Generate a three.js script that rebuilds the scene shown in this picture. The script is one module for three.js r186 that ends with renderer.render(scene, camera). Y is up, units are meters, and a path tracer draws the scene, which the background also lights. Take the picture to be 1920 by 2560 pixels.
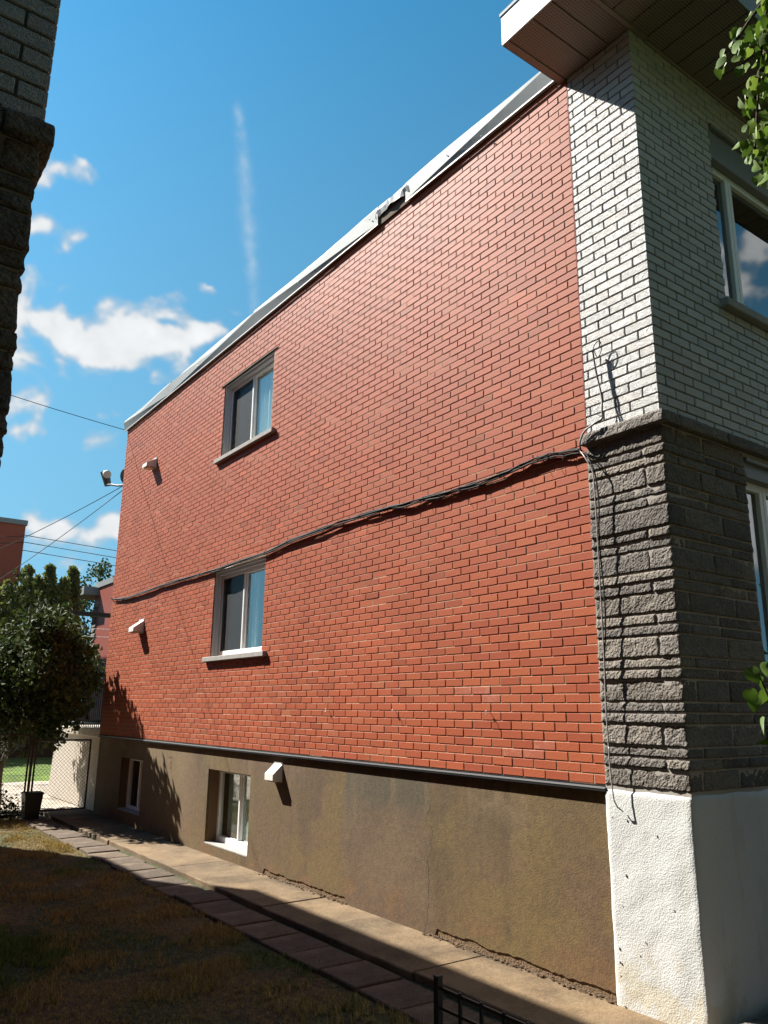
import * as THREE from 'three';
import { mergeGeometries, mergeVertices } from 'three/addons/utils/BufferGeometryUtils.js';

// ---------------------------------------------------------------- camera, sky, sun, exposure
const scene = new THREE.Scene();
const camera = new THREE.PerspectiveCamera(66.18, 768 / 1024, 0.05, 400);
camera.rotation.order = 'YXZ';
camera.position.set(-4.47, 1.779, 2.957);
camera.rotation.set(0.24583, -0.62967, 0.00944);
scene.add(camera);
camera.updateMatrixWorld();

const EXPOSURE = 2.7;
const renderer = new THREE.WebGLRenderer({ antialias: true });
renderer.setSize(768, 1024);
renderer.toneMapping = THREE.LinearToneMapping;
renderer.toneMappingExposure = EXPOSURE;
renderer.shadowMap.enabled = true;

const SUN_TRAVEL = new THREE.Vector3(0.46, -1, 0.91).normalize();
const sun = new THREE.DirectionalLight(new THREE.Color(1.0, 0.955, 0.88), 5);
sun.position.copy(SUN_TRAVEL).multiplyScalar(-40);
sun.castShadow = true;
sun.shadow.mapSize.set(4096, 4096);
Object.assign(sun.shadow.camera, { left: -30, right: 30, top: 30, bottom: -30, near: 1, far: 120 });
scene.add(sun, sun.target);

// ---------------------------------------------------------------- seeded random numbers and noise
function rng(seed) {
  let a = seed >>> 0;
  return () => { a = (a + 0x6D2B79F5) | 0; let t = Math.imul(a ^ (a >>> 15), 1 | a); t = (t + Math.imul(t ^ (t >>> 7), 61 | t)) ^ t; return ((t ^ (t >>> 14)) >>> 0) / 4294967296; };
}
const R0 = rng(7);
const TAB = new Float32Array(65536); { const r = rng(99); for (let i = 0; i < 65536; i++) TAB[i] = r(); }
const h3 = (x, y, z) => TAB[(Math.imul(x, 73856093) ^ Math.imul(y, 19349663) ^ Math.imul(z, 83492791)) & 65535];
const sm = (t) => t * t * (3 - 2 * t);
function noise3(x, y, z) {
  const xi = Math.floor(x), yi = Math.floor(y), zi = Math.floor(z), u = sm(x - xi), v = sm(y - yi), w = sm(z - zi);
  const l = (a, b, t) => a + (b - a) * t;
  return l(l(l(h3(xi, yi, zi), h3(xi + 1, yi, zi), u), l(h3(xi, yi + 1, zi), h3(xi + 1, yi + 1, zi), u), v),
    l(l(h3(xi, yi, zi + 1), h3(xi + 1, yi, zi + 1), u), l(h3(xi, yi + 1, zi + 1), h3(xi + 1, yi + 1, zi + 1), u), v), w);
}
function fbm3(x, y, z, o = 4) { let s = 0, a = 0.5, n = 0; for (let i = 0; i < o; i++) { s += a * noise3(x, y, z); n += a; x = x * 2.03 + 7.1; y = y * 2.03 + 3.7; z = z * 2.03 + 1.9; a *= 0.5; } return s / n; }
const wrap = (i, p) => ((i % p) + p) % p;
function tnoise(x, y, p, s) {              // tileable over p cells
  const xi = Math.floor(x), yi = Math.floor(y), u = sm(x - xi), v = sm(y - yi);
  const g = (a, b) => h3(wrap(a, p) + s * 131, wrap(b, p) + s * 57, s);
  const l = (a, b, t) => a + (b - a) * t;
  return l(l(g(xi, yi), g(xi + 1, yi), u), l(g(xi, yi + 1), g(xi + 1, yi + 1), u), v);
}
function tfbm(u, v, p, o, s) { let r = 0, a = 0.5, n = 0; for (let i = 0; i < o; i++) { r += a * tnoise(u * p, v * p, p, s + i); n += a; p *= 2; a *= 0.5; } return r / n; }
const clamp = (x, a = 0, b = 1) => Math.min(b, Math.max(a, x));
const sstep = (a, b, x) => { const t = clamp((x - a) / (b - a)); return t * t * (3 - 2 * t); };
const mix = (a, b, t) => a + (b - a) * t;

// ---------------------------------------------------------------- sky: air and clouds for every direction
{
  const W = 2560, H = 1280, data = new Float32Array(W * H * 4);
  const toSun = SUN_TRAVEL.clone().negate();
  const rayOf = (px, py) => new THREE.Vector3((px - 960) / 1964.1, -(py - 1280) / 1964.1, -1).applyQuaternion(camera.quaternion).normalize();
  const blobs = [];                        // cumulus: centre direction, half width and half height in radians
  const puff = (d, rx, ry, k = 1) => { const rt = new THREE.Vector3(0, 1, 0).cross(d).normalize().negate(), up = rt.clone().cross(d).normalize(); blobs.push({ d, rt, up: up.y < 0 ? up.negate() : up, rx, ry, k }); };
  const P = (px, py, rx, ry, k) => puff(rayOf(px, py), rx / 1900, ry / 1900, k);
  P(80, 850, 80, 85, 1.05); P(165, 850, 90, 60, 0.95); P(255, 825, 100, 75, 1.0); P(370, 850, 100, 52, 0.9); P(455, 825, 85, 62, 1.05); P(225, 760, 70, 40, 0.7); P(330, 770, 55, 34, 0.6); P(250, 895, 120, 36, 0.75);
  P(150, 715, 40, 28, 0.6); P(130, 572, 55, 34, 0.85); P(105, 450, 26, 70, 0.8); P(170, 425, 40, 20, 0.5); P(60, 1075, 80, 62, 1.0); P(270, 1105, 70, 42, 0.75); P(150, 1325, 75, 42, 0.85); P(280, 1305, 40, 55, 0.95); P(170, 1410, 60, 36, 0.7); P(200, 1335, 70, 30, 0.6);
  const r = rng(31);
  const wide = new THREE.Vector3(0, 0, -1).applyQuaternion(camera.quaternion);
  for (let k = 0; k < 26; k++) {           // the same fair-weather cumulus all round
    const az = r() * Math.PI * 2, el = 0.1 + r() * 0.55, s = 0.06 + r() * 0.07;
    const d = new THREE.Vector3(Math.cos(az) * Math.cos(el), Math.sin(el), Math.sin(az) * Math.cos(el));
    const inFrame = d.dot(wide) > 0.74, nearSun = d.dot(toSun) > 0.86;
    for (let j = 0; j < 5; j++) { const jx = (r() - 0.5) * 3 * s, jy = (r() - 0.4) * 0.8 * s, q = new THREE.Vector3(-Math.sin(az), 0, Math.cos(az)).multiplyScalar(jx); const e = d.clone().add(q).add(new THREE.Vector3(0, jy, 0)).normalize(); const w = s * (0.7 + r() * 0.6); if (!inFrame && !nearSun) puff(e, w, w * 0.62, 1.1); }
  }
  { const e = new THREE.Vector3(0.74, 0.62, 0.37).normalize(); puff(e, 0.18, 0.085, 1.25); puff(e.clone().add(new THREE.Vector3(-0.1, 0.03, 0.1)).normalize(), 0.12, 0.08, 1.1); puff(e.clone().add(new THREE.Vector3(0.12, 0.04, -0.1)).normalize(), 0.12, 0.07, 1.1); }
  const c0 = rayOf(592, 235), c1 = rayOf(634, 790);   // contrail
  const cn = c0.clone().cross(c1).normalize(), ct = c1.clone().sub(c0).normalize(), cl = c1.distanceTo(c0);
  const d = new THREE.Vector3();
  for (let j = 0; j < H; j++) {
    const el = ((j + 0.5) / H - 0.5) * Math.PI, se = Math.sin(el), ce = Math.cos(el);
    for (let i = 0; i < W; i++) {
      const az = ((i + 0.5) / W - 0.5) * Math.PI * 2;
      d.set(Math.cos(az) * ce, se, Math.sin(az) * ce);
      const g = Math.max(0, d.dot(toSun)), t = Math.pow(clamp(se, 0, 1), 0.62);
      const glow = 0.60 + 0.74 * g * g + 0.40 * Math.pow(g, 8), sat = 1 - 0.3 * Math.pow(g, 3);
      let cr = mix(0.40, -0.015, t) * glow, cg = mix(0.86, 0.182, t) * glow, cb = mix(1.13, 0.47, t) * glow; cr = Math.max(cr, 0.02);
      cr = mix(0.5 * cg, cr, sat * 0.4 + 0.6);
      if (se > -0.02) {
        let m = 0;
        for (const b of blobs) {
          const f = d.dot(b.d); if (f < 0.9) continue;
          const x = d.dot(b.rt) / b.rx, y = d.dot(b.up) / b.ry, yy = y < 0 ? y * 1.25 : y;
          const q = x * x + yy * yy; if (q < 4) m += b.k * Math.exp(-q * 1.1);
        }
        if (m > 0.03) {
          const wx = fbm3(d.x * 14 + 2, d.y * 14, d.z * 14 + 9, 3) - 0.5, n = fbm3(d.x * 24 + 11 + wx * 2.2, d.y * 30 + 5 + wx * 2.2, d.z * 24 + 17, 7), n2 = fbm3(d.x * 55 + wx, d.y * 62, d.z * 55, 5);
          const base = Math.min(m, 1.15) * 0.60 + (n - 0.5) * 2.1 + (n2 - 0.5) * 0.35, a = sstep(0.24, 0.66, base) * (0.62 + 0.38 * sstep(0.42, 0.75, base + (n2 - 0.5) * 0.6)), w = 0.62 + 0.26 * sstep(0.35, 0.8, base) + 0.22 * (n2 - 0.5);
          cr = mix(cr, w * 0.97, a); cg = mix(cg, w, a); cb = mix(cb, w * 1.02, a);
        }
        const s = (d.x - c0.x) * ct.x + (d.y - c0.y) * ct.y + (d.z - c0.z) * ct.z;
        if (s > 0 && s < cl * 1.05 && d.dot(c0) > 0.9) {
          const o = d.dot(cn) + 0.0022 * Math.sin(s * 9), k = s / cl, wd = 0.0030 + 0.0046 * Math.sin(Math.PI * clamp(k * 0.85 + 0.05));
          const n = fbm3(d.x * 120, d.y * 120, d.z * 120, 5), a = Math.exp(-(o * o) / (wd * wd * (0.5 + n))) * clamp(0.22 + 0.75 * (n - 0.35)) * 0.85 * sstep(0, 0.1, k) * (1 - 0.3 * sstep(0.7, 1, k));
          cr = mix(cr, 0.55, a); cg = mix(cg, 0.68, a); cb = mix(cb, 0.78, a);
        }
      }
      const k = (j * W + i) * 4;
      data[k] = cr / EXPOSURE; data[k + 1] = cg / EXPOSURE; data[k + 2] = cb / EXPOSURE; data[k + 3] = 1;
    }
  }
  const tex = new THREE.DataTexture(data, W, H, THREE.RGBAFormat, THREE.FloatType);
  tex.mapping = THREE.EquirectangularReflectionMapping; tex.magFilter = THREE.LinearFilter; tex.needsUpdate = true;
  scene.background = tex; scene.environment = tex;
}

// ---------------------------------------------------------------- textures
function dataTex(n, fn, size, srgb = false, h = n) {   // fn(u, v) -> [r, g, b] 0..1 ; size = metres per repeat
  const d = new Uint8Array(n * h * 4);
  for (let j = 0; j < h; j++) for (let i = 0; i < n; i++) { const c = fn((i + 0.5) / n, (j + 0.5) / h), k = (j * n + i) * 4; d[k] = clamp(c[0]) * 255; d[k + 1] = clamp(c[1]) * 255; d[k + 2] = clamp(c[2]) * 255; d[k + 3] = 255; }
  const t = new THREE.DataTexture(d, n, h); t.wrapS = t.wrapT = THREE.RepeatWrapping; t.magFilter = THREE.LinearFilter; t.minFilter = THREE.LinearMipmapLinearFilter; t.generateMipmaps = true;
  if (srgb) t.colorSpace = THREE.SRGBColorSpace;
  if (size) t.repeat.set(1 / size, 1 / size);
  t.needsUpdate = true; return t;
}
const gr = (x) => [x, x, x];
const lin2s = (x) => (x <= 0.0031308 ? 12.92 * x : 1.055 * Math.pow(x, 1 / 2.4) - 0.055);
const T = {
  stucco: dataTex(512, (u, v) => gr(tfbm(u, v, 110, 2, 1) * 0.75 + 0.25 * tfbm(u, v, 12, 3, 5)), 0.7),
  fineStucco: dataTex(512, (u, v) => gr(tfbm(u, v, 96, 3, 2) * 0.7 + 0.3 * tfbm(u, v, 10, 3, 6)), 0.8),
  brick: dataTex(256, (u, v) => gr(tfbm(u, v, 48, 3, 11)), 0.25),
  rugged: dataTex(512, (u, v) => { const w = tfbm(u, v, 12, 2, 33) * 0.06; const a = tfbm((u + w) % 1, (v + w) % 1, 56, 2, 21); return gr(1 - Math.abs(a - 0.5) * 3.2); }, 0.42),
  stone: dataTex(512, (u, v) => gr(tfbm(u, v, 40, 4, 41)), 0.5),
  stoneTone: dataTex(512, (u, v) => { const a = tfbm(u, v, 90, 3, 43), b = tfbm(u, v, 9, 3, 44), k = 0.62 + 0.75 * (a - 0.5) + 0.28 * (b - 0.5); return [lin2s(clamp(k)), lin2s(clamp(k * 0.985)), lin2s(clamp(k * 0.965))]; }, 0.55, true),
  grain: dataTex(256, (u, v) => { const k = 0.72 + 0.42 * (tfbm(u, v, 64, 3, 51) - 0.5) + 0.18 * (tfbm(u, v, 6, 3, 52) - 0.5); return gr(lin2s(clamp(k))); }, 0.35, true),
  concreteBump: dataTex(512, (u, v) => gr(tfbm(u, v, 80, 3, 61) * 0.8 + 0.2 * tfbm(u, v, 12, 3, 62)), 0.9),
  concrete: dataTex(1024, (u, v) => {
    const a = tfbm(u, v, 5, 5, 63), b = tfbm(u, v, 160, 2, 64), c = tfbm(u, v, 18, 4, 65), k = 0.70 + 0.95 * (a - 0.5) + 0.34 * (b - 0.5) + 0.62 * (c - 0.5);
    return [lin2s(clamp(k)), lin2s(clamp(k * (0.97 + 0.1 * (c - 0.5)))), lin2s(clamp(k * (0.92 + 0.3 * (c - 0.5))))];
  }, 3.1, true),
};
// perforated soffit: rows of small punched holes on flat sheet
T.soffit = dataTex(512, (u, v) => {
  const N = 12, x = u * N, y = v * N, row = Math.floor(y), fx = ((x + (row % 2 ? 0.5 : 0)) % 1) - 0.5, fy = (y % 1) - 0.5, hole = fx * fx + fy * fy < 0.052;
  return gr(lin2s(hole ? 0.04 : 0.82 + 0.1 * tfbm(u, v, 12, 3, 71)));
}, 0.27, true);

function std(o) { return new THREE.MeshStandardMaterial(o); }
const phys = (o) => new THREE.MeshPhysicalMaterial(o);
const rgb = (r, g, b) => new THREE.Color().setRGB(r, g, b);
const lum = (c, k) => rgb(clamp(c[0] * k, 0, 0.95), clamp(c[1] * k, 0, 0.95), clamp(c[2] * k, 0, 0.95));
const RED = [0.335, 0.083, 0.037], WHITE = [0.56, 0.555, 0.53], STONE = [0.245, 0.219, 0.190];
const M = {
  redBrick: [0.90, 0.97, 1.0, 1.03, 1.07].map((k, i) => phys({ color: lum([RED[0], RED[1] * (1 + 0.025 * (i - 2)), RED[2]], k), roughness: 0.6, specularIntensity: 0.33, bumpMap: T.brick, bumpScale: 0.0014 })),
  redBrickVC: phys({ vertexColors: true, roughness: 0.6, specularIntensity: 0.33, bumpMap: T.brick, bumpScale: 0.0014 }),
  mortar: std({ color: rgb(0.33, 0.215, 0.13), roughness: 0.95, bumpMap: T.fineStucco, bumpScale: 0.004 }),
  whiteBrick: [0.88, 0.96, 1.0, 1.05].map((k, i) => std({ color: lum([WHITE[0], WHITE[1] * (i === 1 ? 0.965 : 1), WHITE[2] * (i === 1 ? 0.95 : 1)], k), roughness: 0.6, bumpMap: T.rugged, bumpScale: 0.006 })),
  whiteBrickVC: std({ vertexColors: true, roughness: 0.6, bumpMap: T.rugged, bumpScale: 0.006 }),
  greyMortar: std({ color: rgb(0.13, 0.13, 0.12), roughness: 0.95 }),
  stone: [0.78, 0.94, 1.06, 1.2].map((k, i) => std({ color: lum([STONE[0], STONE[1] * (i % 2 ? 0.98 : 1), STONE[2] * (i % 2 ? 0.95 : 1.02)], k), map: T.stoneTone, roughness: 0.95, bumpMap: T.stone, bumpScale: 0.015 })),
  stoneMortar: std({ color: rgb(0.34, 0.31, 0.27), roughness: 0.95 }),
  whiteStucco: std({ color: rgb(0.57, 0.57, 0.545), roughness: 0.8, bumpMap: T.stucco, bumpScale: 0.003 }),
  concreteGrey: std({ color: rgb(0.42, 0.40, 0.37), map: T.grain, roughness: 0.9, bumpMap: T.concreteBump, bumpScale: 0.003 }),
  slab: std({ color: rgb(0.20, 0.137, 0.073), map: T.concrete, roughness: 0.92, bumpMap: T.concreteBump, bumpScale: 0.004 }),
  paver: [0.78, 1.0, 1.25].map((k) => std({ color: lum([0.16, 0.115, 0.075], k), map: T.concrete, roughness: 0.93, bumpMap: T.concreteBump, bumpScale: 0.004 })),
  blackMetal: std({ color: rgb(0.012, 0.012, 0.013), roughness: 0.5 }),
  flashing: std({ color: rgb(0.02, 0.02, 0.022), roughness: 0.45, metalness: 0.3 }),
  zinc: std({ color: rgb(0.45, 0.46, 0.47), roughness: 0.4, metalness: 0.6 }),
  fascia: phys({ color: rgb(0.215, 0.235, 0.235), roughness: 0.6, specularIntensity: 0.3 }),
  fasciaWhite: std({ color: rgb(0.54, 0.55, 0.55), roughness: 0.5 }),
  soffit: std({ color: rgb(0.26, 0.215, 0.175), map: T.soffit, roughness: 0.6 }),
  soffitPlain: std({ color: rgb(0.24, 0.195, 0.16), roughness: 0.6 }),
  vinyl: std({ color: rgb(0.78, 0.79, 0.78), roughness: 0.4 }),
  vinylGrey: std({ color: rgb(0.58, 0.59, 0.60), roughness: 0.45, metalness: 0.1 }),
  screen: std({ color: rgb(0.02, 0.022, 0.024), roughness: 0.9, transparent: true, opacity: 0.45 }),
  curtain: std({ color: rgb(0.72, 0.74, 0.74), roughness: 0.95, side: THREE.DoubleSide }),
  glass: new THREE.MeshPhysicalMaterial({ color: rgb(0.88, 0.94, 0.92), transmission: 1, thickness: 0, roughness: 0.05, ior: 1.9 }),
  glassDark: new THREE.MeshPhysicalMaterial({ color: rgb(0.5, 0.56, 0.56), transmission: 1, thickness: 0, roughness: 0.0, ior: 2.5 }),
  room: std({ color: rgb(0.16, 0.15, 0.13), roughness: 0.95, side: THREE.DoubleSide }),
  cable: std({ color: rgb(0.014, 0.013, 0.013), roughness: 0.85 }),
  cableBrown: std({ color: rgb(0.03, 0.022, 0.02), roughness: 0.85 }),
  cableGrey: std({ color: rgb(0.30, 0.28, 0.26), roughness: 0.5 }),
  ventWhite: std({ color: rgb(0.72, 0.71, 0.66), roughness: 0.5 }),
  bark: std({ color: rgb(0.09, 0.065, 0.045), roughness: 0.95, bumpMap: T.stone, bumpScale: 0.01 }),
  caulk: std({ color: rgb(0.20, 0.03, 0.02), roughness: 0.8 }),
  rust: std({ color: rgb(0.16, 0.05, 0.03), roughness: 0.7 }),
};
const leafMat = (r, g, b, t = 0.4) => new THREE.MeshPhysicalMaterial({ color: rgb(r, g, b), transmission: t, thickness: 0, roughness: 0.85, side: THREE.DoubleSide, ior: 1.3 });
const leafVC = (t = 0.35) => new THREE.MeshPhysicalMaterial({ vertexColors: true, transmission: t, thickness: 0, roughness: 0.9, side: THREE.DoubleSide, ior: 1.35 });

// ---------------------------------------------------------------- building blocks
const used = {};
const numbered = (n) => { used[n] = (used[n] ?? -1) + 1; return used[n] ? n + '_' + String(used[n]).padStart(3, '0') : n; };
function tag(o, label, category, group, kind) { if (label) o.userData.label = label; if (category) o.userData.category = category; if (group) o.userData.group = group; if (kind) o.userData.kind = kind; return o; }
function mesh(name, geo, mat, parent, label) {
  const m = new THREE.Mesh(geo, mat); m.name = parent === scene ? numbered(name) : name; m.castShadow = m.receiveShadow = true; parent.add(m);
  if (label) m.userData.label = label; return m;
}
function group(name, parent, label) { const g = new THREE.Group(); g.name = name; parent.add(g); if (label) g.userData.label = label; return g; }
function thing(name, label, category, grp) { const g = new THREE.Group(); g.name = numbered(name); scene.add(g); return tag(g, label, category, grp); }
function structure(name, geo, mat) { const m = mesh(name, geo, mat, scene); m.userData.kind = 'structure'; return m; }
function boxUV(g) {                        // uv in metres by the way each face points
  g = g.index ? g.toNonIndexed() : g; g.computeVertexNormals();
  const p = g.attributes.position, n = p.count, uv = new Float32Array(n * 2), a = new THREE.Vector3(), b = new THREE.Vector3(), c = new THREE.Vector3();
  for (let i = 0; i < n; i += 3) {
    a.fromBufferAttribute(p, i); b.fromBufferAttribute(p, i + 1); c.fromBufferAttribute(p, i + 2);
    const nn = b.clone().sub(a).cross(c.clone().sub(a)), ax = Math.abs(nn.x), ay = Math.abs(nn.y), az = Math.abs(nn.z);
    for (let k = 0; k < 3; k++) { const v = [a, b, c][k]; let s, t; if (ax >= ay && ax >= az) { s = v.z; t = v.y; } else if (ay >= az) { s = v.x; t = v.z; } else { s = v.x; t = v.y; } uv[(i + k) * 2] = s; uv[(i + k) * 2 + 1] = t; }
  }
  g.setAttribute('uv', new THREE.BufferAttribute(uv, 2)); return g;
}
const span = (x0, x1, y0, y1, z0, z1) => { const g = new THREE.BoxGeometry(x1 - x0, y1 - y0, z1 - z0); g.translate((x0 + x1) / 2, (y0 + y1) / 2, (z0 + z1) / 2); return boxUV(g); };
const chamferCache = new Map();
function chamfer(x0, x1, y0, y1, z0, z1, c) {   // box with all edges cut by c; made once per size, then moved into place
  const w = x1 - x0, h = y1 - y0, d = z1 - z0, key = `${w.toFixed(4)} ${h.toFixed(4)} ${d.toFixed(4)} ${c}`;
  let b = chamferCache.get(key); if (!b) { b = chamferAt(0, w, 0, h, 0, d, c); chamferCache.set(key, b); }
  const g = new THREE.BufferGeometry(), p = b.attributes.position.array.slice(), n = b.attributes.normal, uv = new Float32Array(p.length / 3 * 2);
  for (let i = 0; i < p.length / 3; i++) {
    const X = (p[i * 3] += x0), Y = (p[i * 3 + 1] += y0), Z = (p[i * 3 + 2] += z0), ax = Math.abs(n.array[i * 3]), ay = Math.abs(n.array[i * 3 + 1]), az = Math.abs(n.array[i * 3 + 2]);
    if (ax >= ay - 1e-6 && ax >= az - 1e-6) { uv[i * 2] = Z; uv[i * 2 + 1] = Y; } else if (ay >= az - 1e-6) { uv[i * 2] = X; uv[i * 2 + 1] = Z; } else { uv[i * 2] = X; uv[i * 2 + 1] = Y; }
  }
  g.setAttribute('position', new THREE.BufferAttribute(p, 3)); g.setAttribute('normal', n.clone()); g.setAttribute('uv', new THREE.BufferAttribute(uv, 2)); return g;
}
function chamferAt(x0, x1, y0, y1, z0, z1, c) {   // 44 triangles, flat shaded
  const X = [x0, x1], Y = [y0, y1], Z = [z0, z1], V = {}, mid = new THREE.Vector3((x0 + x1) / 2, (y0 + y1) / 2, (z0 + z1) / 2), out = [];
  for (let i = 0; i < 2; i++) for (let j = 0; j < 2; j++) for (let k = 0; k < 2; k++) {
    const ix = i ? -c : c, iy = j ? -c : c, iz = k ? -c : c;
    V[`${i}${j}${k}x`] = new THREE.Vector3(X[i], Y[j] + iy, Z[k] + iz); V[`${i}${j}${k}y`] = new THREE.Vector3(X[i] + ix, Y[j], Z[k] + iz); V[`${i}${j}${k}z`] = new THREE.Vector3(X[i] + ix, Y[j] + iy, Z[k]);
  }
  const tri = (a, b, d) => { const n = b.clone().sub(a).cross(d.clone().sub(a)), m = a.clone().add(b).add(d).divideScalar(3).sub(mid); (n.dot(m) > 0 ? [a, b, d] : [a, d, b]).forEach((v) => out.push(v.x, v.y, v.z)); };
  const quad = (a, b, d, e) => { tri(a, b, d); tri(a, d, e); };
  for (const i of [0, 1]) { quad(V[`${i}00x`], V[`${i}10x`], V[`${i}11x`], V[`${i}01x`]); quad(V[`0${i}0y`], V[`1${i}0y`], V[`1${i}1y`], V[`0${i}1y`]); quad(V[`00${i}z`], V[`10${i}z`], V[`11${i}z`], V[`01${i}z`]); }
  for (const i of [0, 1]) for (const j of [0, 1]) {
    quad(V[`${i}${j}0x`], V[`${i}${j}1x`], V[`${i}${j}1y`], V[`${i}${j}0y`]); quad(V[`${i}0${j}x`], V[`${i}1${j}x`], V[`${i}1${j}z`], V[`${i}0${j}z`]); quad(V[`0${i}${j}y`], V[`1${i}${j}y`], V[`1${i}${j}z`], V[`0${i}${j}z`]);
    for (const k of [0, 1]) tri(V[`${i}${j}${k}x`], V[`${i}${j}${k}y`], V[`${i}${j}${k}z`]);
  }
  const g = new THREE.BufferGeometry(); g.setAttribute('position', new THREE.Float32BufferAttribute(out, 3)); return boxUV(g);
}
function tint(g, c) { const n = g.attributes.position.count, a = new Float32Array(n * 3); for (let i = 0; i < n; i++) { a[i * 3] = c.r; a[i * 3 + 1] = c.g; a[i * 3 + 2] = c.b; } g.setAttribute('color', new THREE.BufferAttribute(a, 3)); return g; }
function tube(pts, r, seg = 3, rad = 6) { return new THREE.TubeGeometry(new THREE.CatmullRomCurve3(pts.map((p) => new THREE.Vector3(...p))), Math.max(2, pts.length * seg), r, rad, false); }
function bar(a, b, r, n = 6, r2 = r) { const A = new THREE.Vector3(...a), B = new THREE.Vector3(...b), L = A.distanceTo(B), g = new THREE.CylinderGeometry(r2, r, L, n, 1); g.translate(0, L / 2, 0); g.applyQuaternion(new THREE.Quaternion().setFromUnitVectors(new THREE.Vector3(0, 1, 0), B.clone().sub(A).normalize())); g.translate(...a); return g; }
const plain = (g) => { const o = g.index ? g.toNonIndexed() : g.clone(); for (const k of Object.keys(o.attributes)) if (!['position', 'normal', 'uv'].includes(k)) o.deleteAttribute(k); return o; };
const merged = (list) => mergeGeometries(list.map(plain));
const EYE = camera.position;
// a wall sheet with openings, given as outline and holes in (a, y); thick along w
function wallSheet(a0, a1, y0, y1, holes, thick) {
  const s = new THREE.Shape([[a0, y0], [a1, y0], [a1, y1], [a0, y1]].map((p) => new THREE.Vector2(...p)));
  for (const [u0, u1, v0, v1] of holes) s.holes.push(new THREE.Path([[u0, v0], [u0, v1], [u1, v1], [u1, v0]].map((p) => new THREE.Vector2(...p))));
  return new THREE.ExtrudeGeometry(s, { depth: thick, bevelEnabled: false });
}
// rows of bricks along coordinate a (from a0 to a1), openings cut out; returns [{a0, a1, y0, y1, row}]
function courses(a0, a1, yBase, n, h, joint, module, start, holes, half = 0.5) {
  const out = [];
  for (let r = 0; r < n; r++) {
    const y0 = yBase + r * h + joint / 2, y1 = yBase + (r + 1) * h - joint / 2;
    let cuts = [[a0, a1]];
    for (const [u0, u1, v0, v1] of holes) if (y0 < v1 - 0.012 && y1 > v0 + 0.012) cuts = cuts.flatMap(([p, q]) => (u1 <= p || u0 >= q ? [[p, q]] : [[p, u0], [u1, q]].filter(([x, y]) => y - x > 0.02)));
    const off = start + (r % 2 ? module * half : 0);
    for (const [p, q] of cuts) {
      let k = Math.floor((p - off) / module);
      for (; off + k * module < q; k++) { const b0 = Math.max(p, off + k * module + joint / 2), b1 = Math.min(q, off + (k + 1) * module - joint / 2); if (b1 - b0 > 0.02) out.push({ a0: b0, a1: b1, y0, y1, row: r }); }
    }
  }
  return out;
}

// ---------------------------------------------------------------- ground and pavement (setting)
{
  const lawnTex = dataTex(1024, (u, v) => {
    const a = tfbm(u, v, 6, 4, 81), b = tfbm(u, v, 120, 3, 82), c = tfbm(u, v, 24, 3, 83), k = 0.55 + 0.9 * (b - 0.5) + 0.4 * (c - 0.5), g = sstep(0.42, 0.62, a);
    return [lin2s(clamp(k * mix(0.20, 0.075, g))), lin2s(clamp(k * mix(0.14, 0.10, g))), lin2s(clamp(k * mix(0.045, 0.026, g)))];
  }, 4.3, true);
  const lawn = std({ map: lawnTex, roughness: 1, bumpMap: T.concreteBump, bumpScale: 0.02 });
  const g = new THREE.PlaneGeometry(300, 300, 1, 1); g.rotateX(-Math.PI / 2); g.translate(0, -0.06, 0);
  structure('ground', boxUV(g), lawn);
  // concrete walk along the wall, cast in lengths, and the row of square pavers beside it
  const walk = group('walkway', scene); walk.userData.kind = 'structure';
  const zs = [2.2, 0.3, -1.85, -4.1, -6.35, -8.6, -10.9, -12.2];
  for (let i = 0; i + 1 < zs.length; i++) mesh('slab', chamfer(-0.68 + 0.01 * Math.sin(i * 2.1), 0.03, -0.12, -0.002 * (i % 3), zs[i + 1] + 0.006, zs[i] - 0.006, 0.008), M.slab, walk);
  const pv = group('paver_row', scene); pv.userData.kind = 'structure';
  const r = rng(12);
  for (let k = -6; k < 24; k++) {
    const z1 = -1.41 - k * 0.465, z0 = z1 - 0.45, j = () => (r() - 0.5) * 0.03;
    const s = mesh('paver', chamfer(-0.2, 0.2, -0.05, 0, -0.222, 0.222, 0.008), M.paver[Math.floor(r() * 3)], pv);
    s.position.set(-0.945 + j() * 1.5 - (k > 8 ? 0.03 * (k - 8) * 0 : 0), -0.03 + j() * 0.5, (z0 + z1) / 2 + j() * 0.4); s.rotation.set(j() * 0.8, j() * 1.6, j() * 0.9);
  }
  // pale paving and green lawn behind the gate
  structure('rear_paving', boxUV(new THREE.PlaneGeometry(16, 6.2).rotateX(-Math.PI / 2).translate(0.5, -0.012, -15.3)), std({ color: rgb(0.50, 0.43, 0.35), map: T.concrete, roughness: 0.9, bumpMap: T.concreteBump, bumpScale: 0.004 }));
  structure('rear_lawn', boxUV(new THREE.PlaneGeometry(40, 12).rotateX(-Math.PI / 2).translate(2, -0.02, -24.4)), std({ color: rgb(0.16, 0.26, 0.035), map: T.concrete, roughness: 1, bumpMap: T.concreteBump, bumpScale: 0.03 }));
  structure('planting_bed', boxUV(new THREE.PlaneGeometry(6, 1.1).rotateX(-Math.PI / 2).translate(3.1, -0.03, 0.6)), std({ color: rgb(0.03, 0.022, 0.016), roughness: 1, bumpMap: T.concreteBump, bumpScale: 0.03 }));
}

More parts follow.
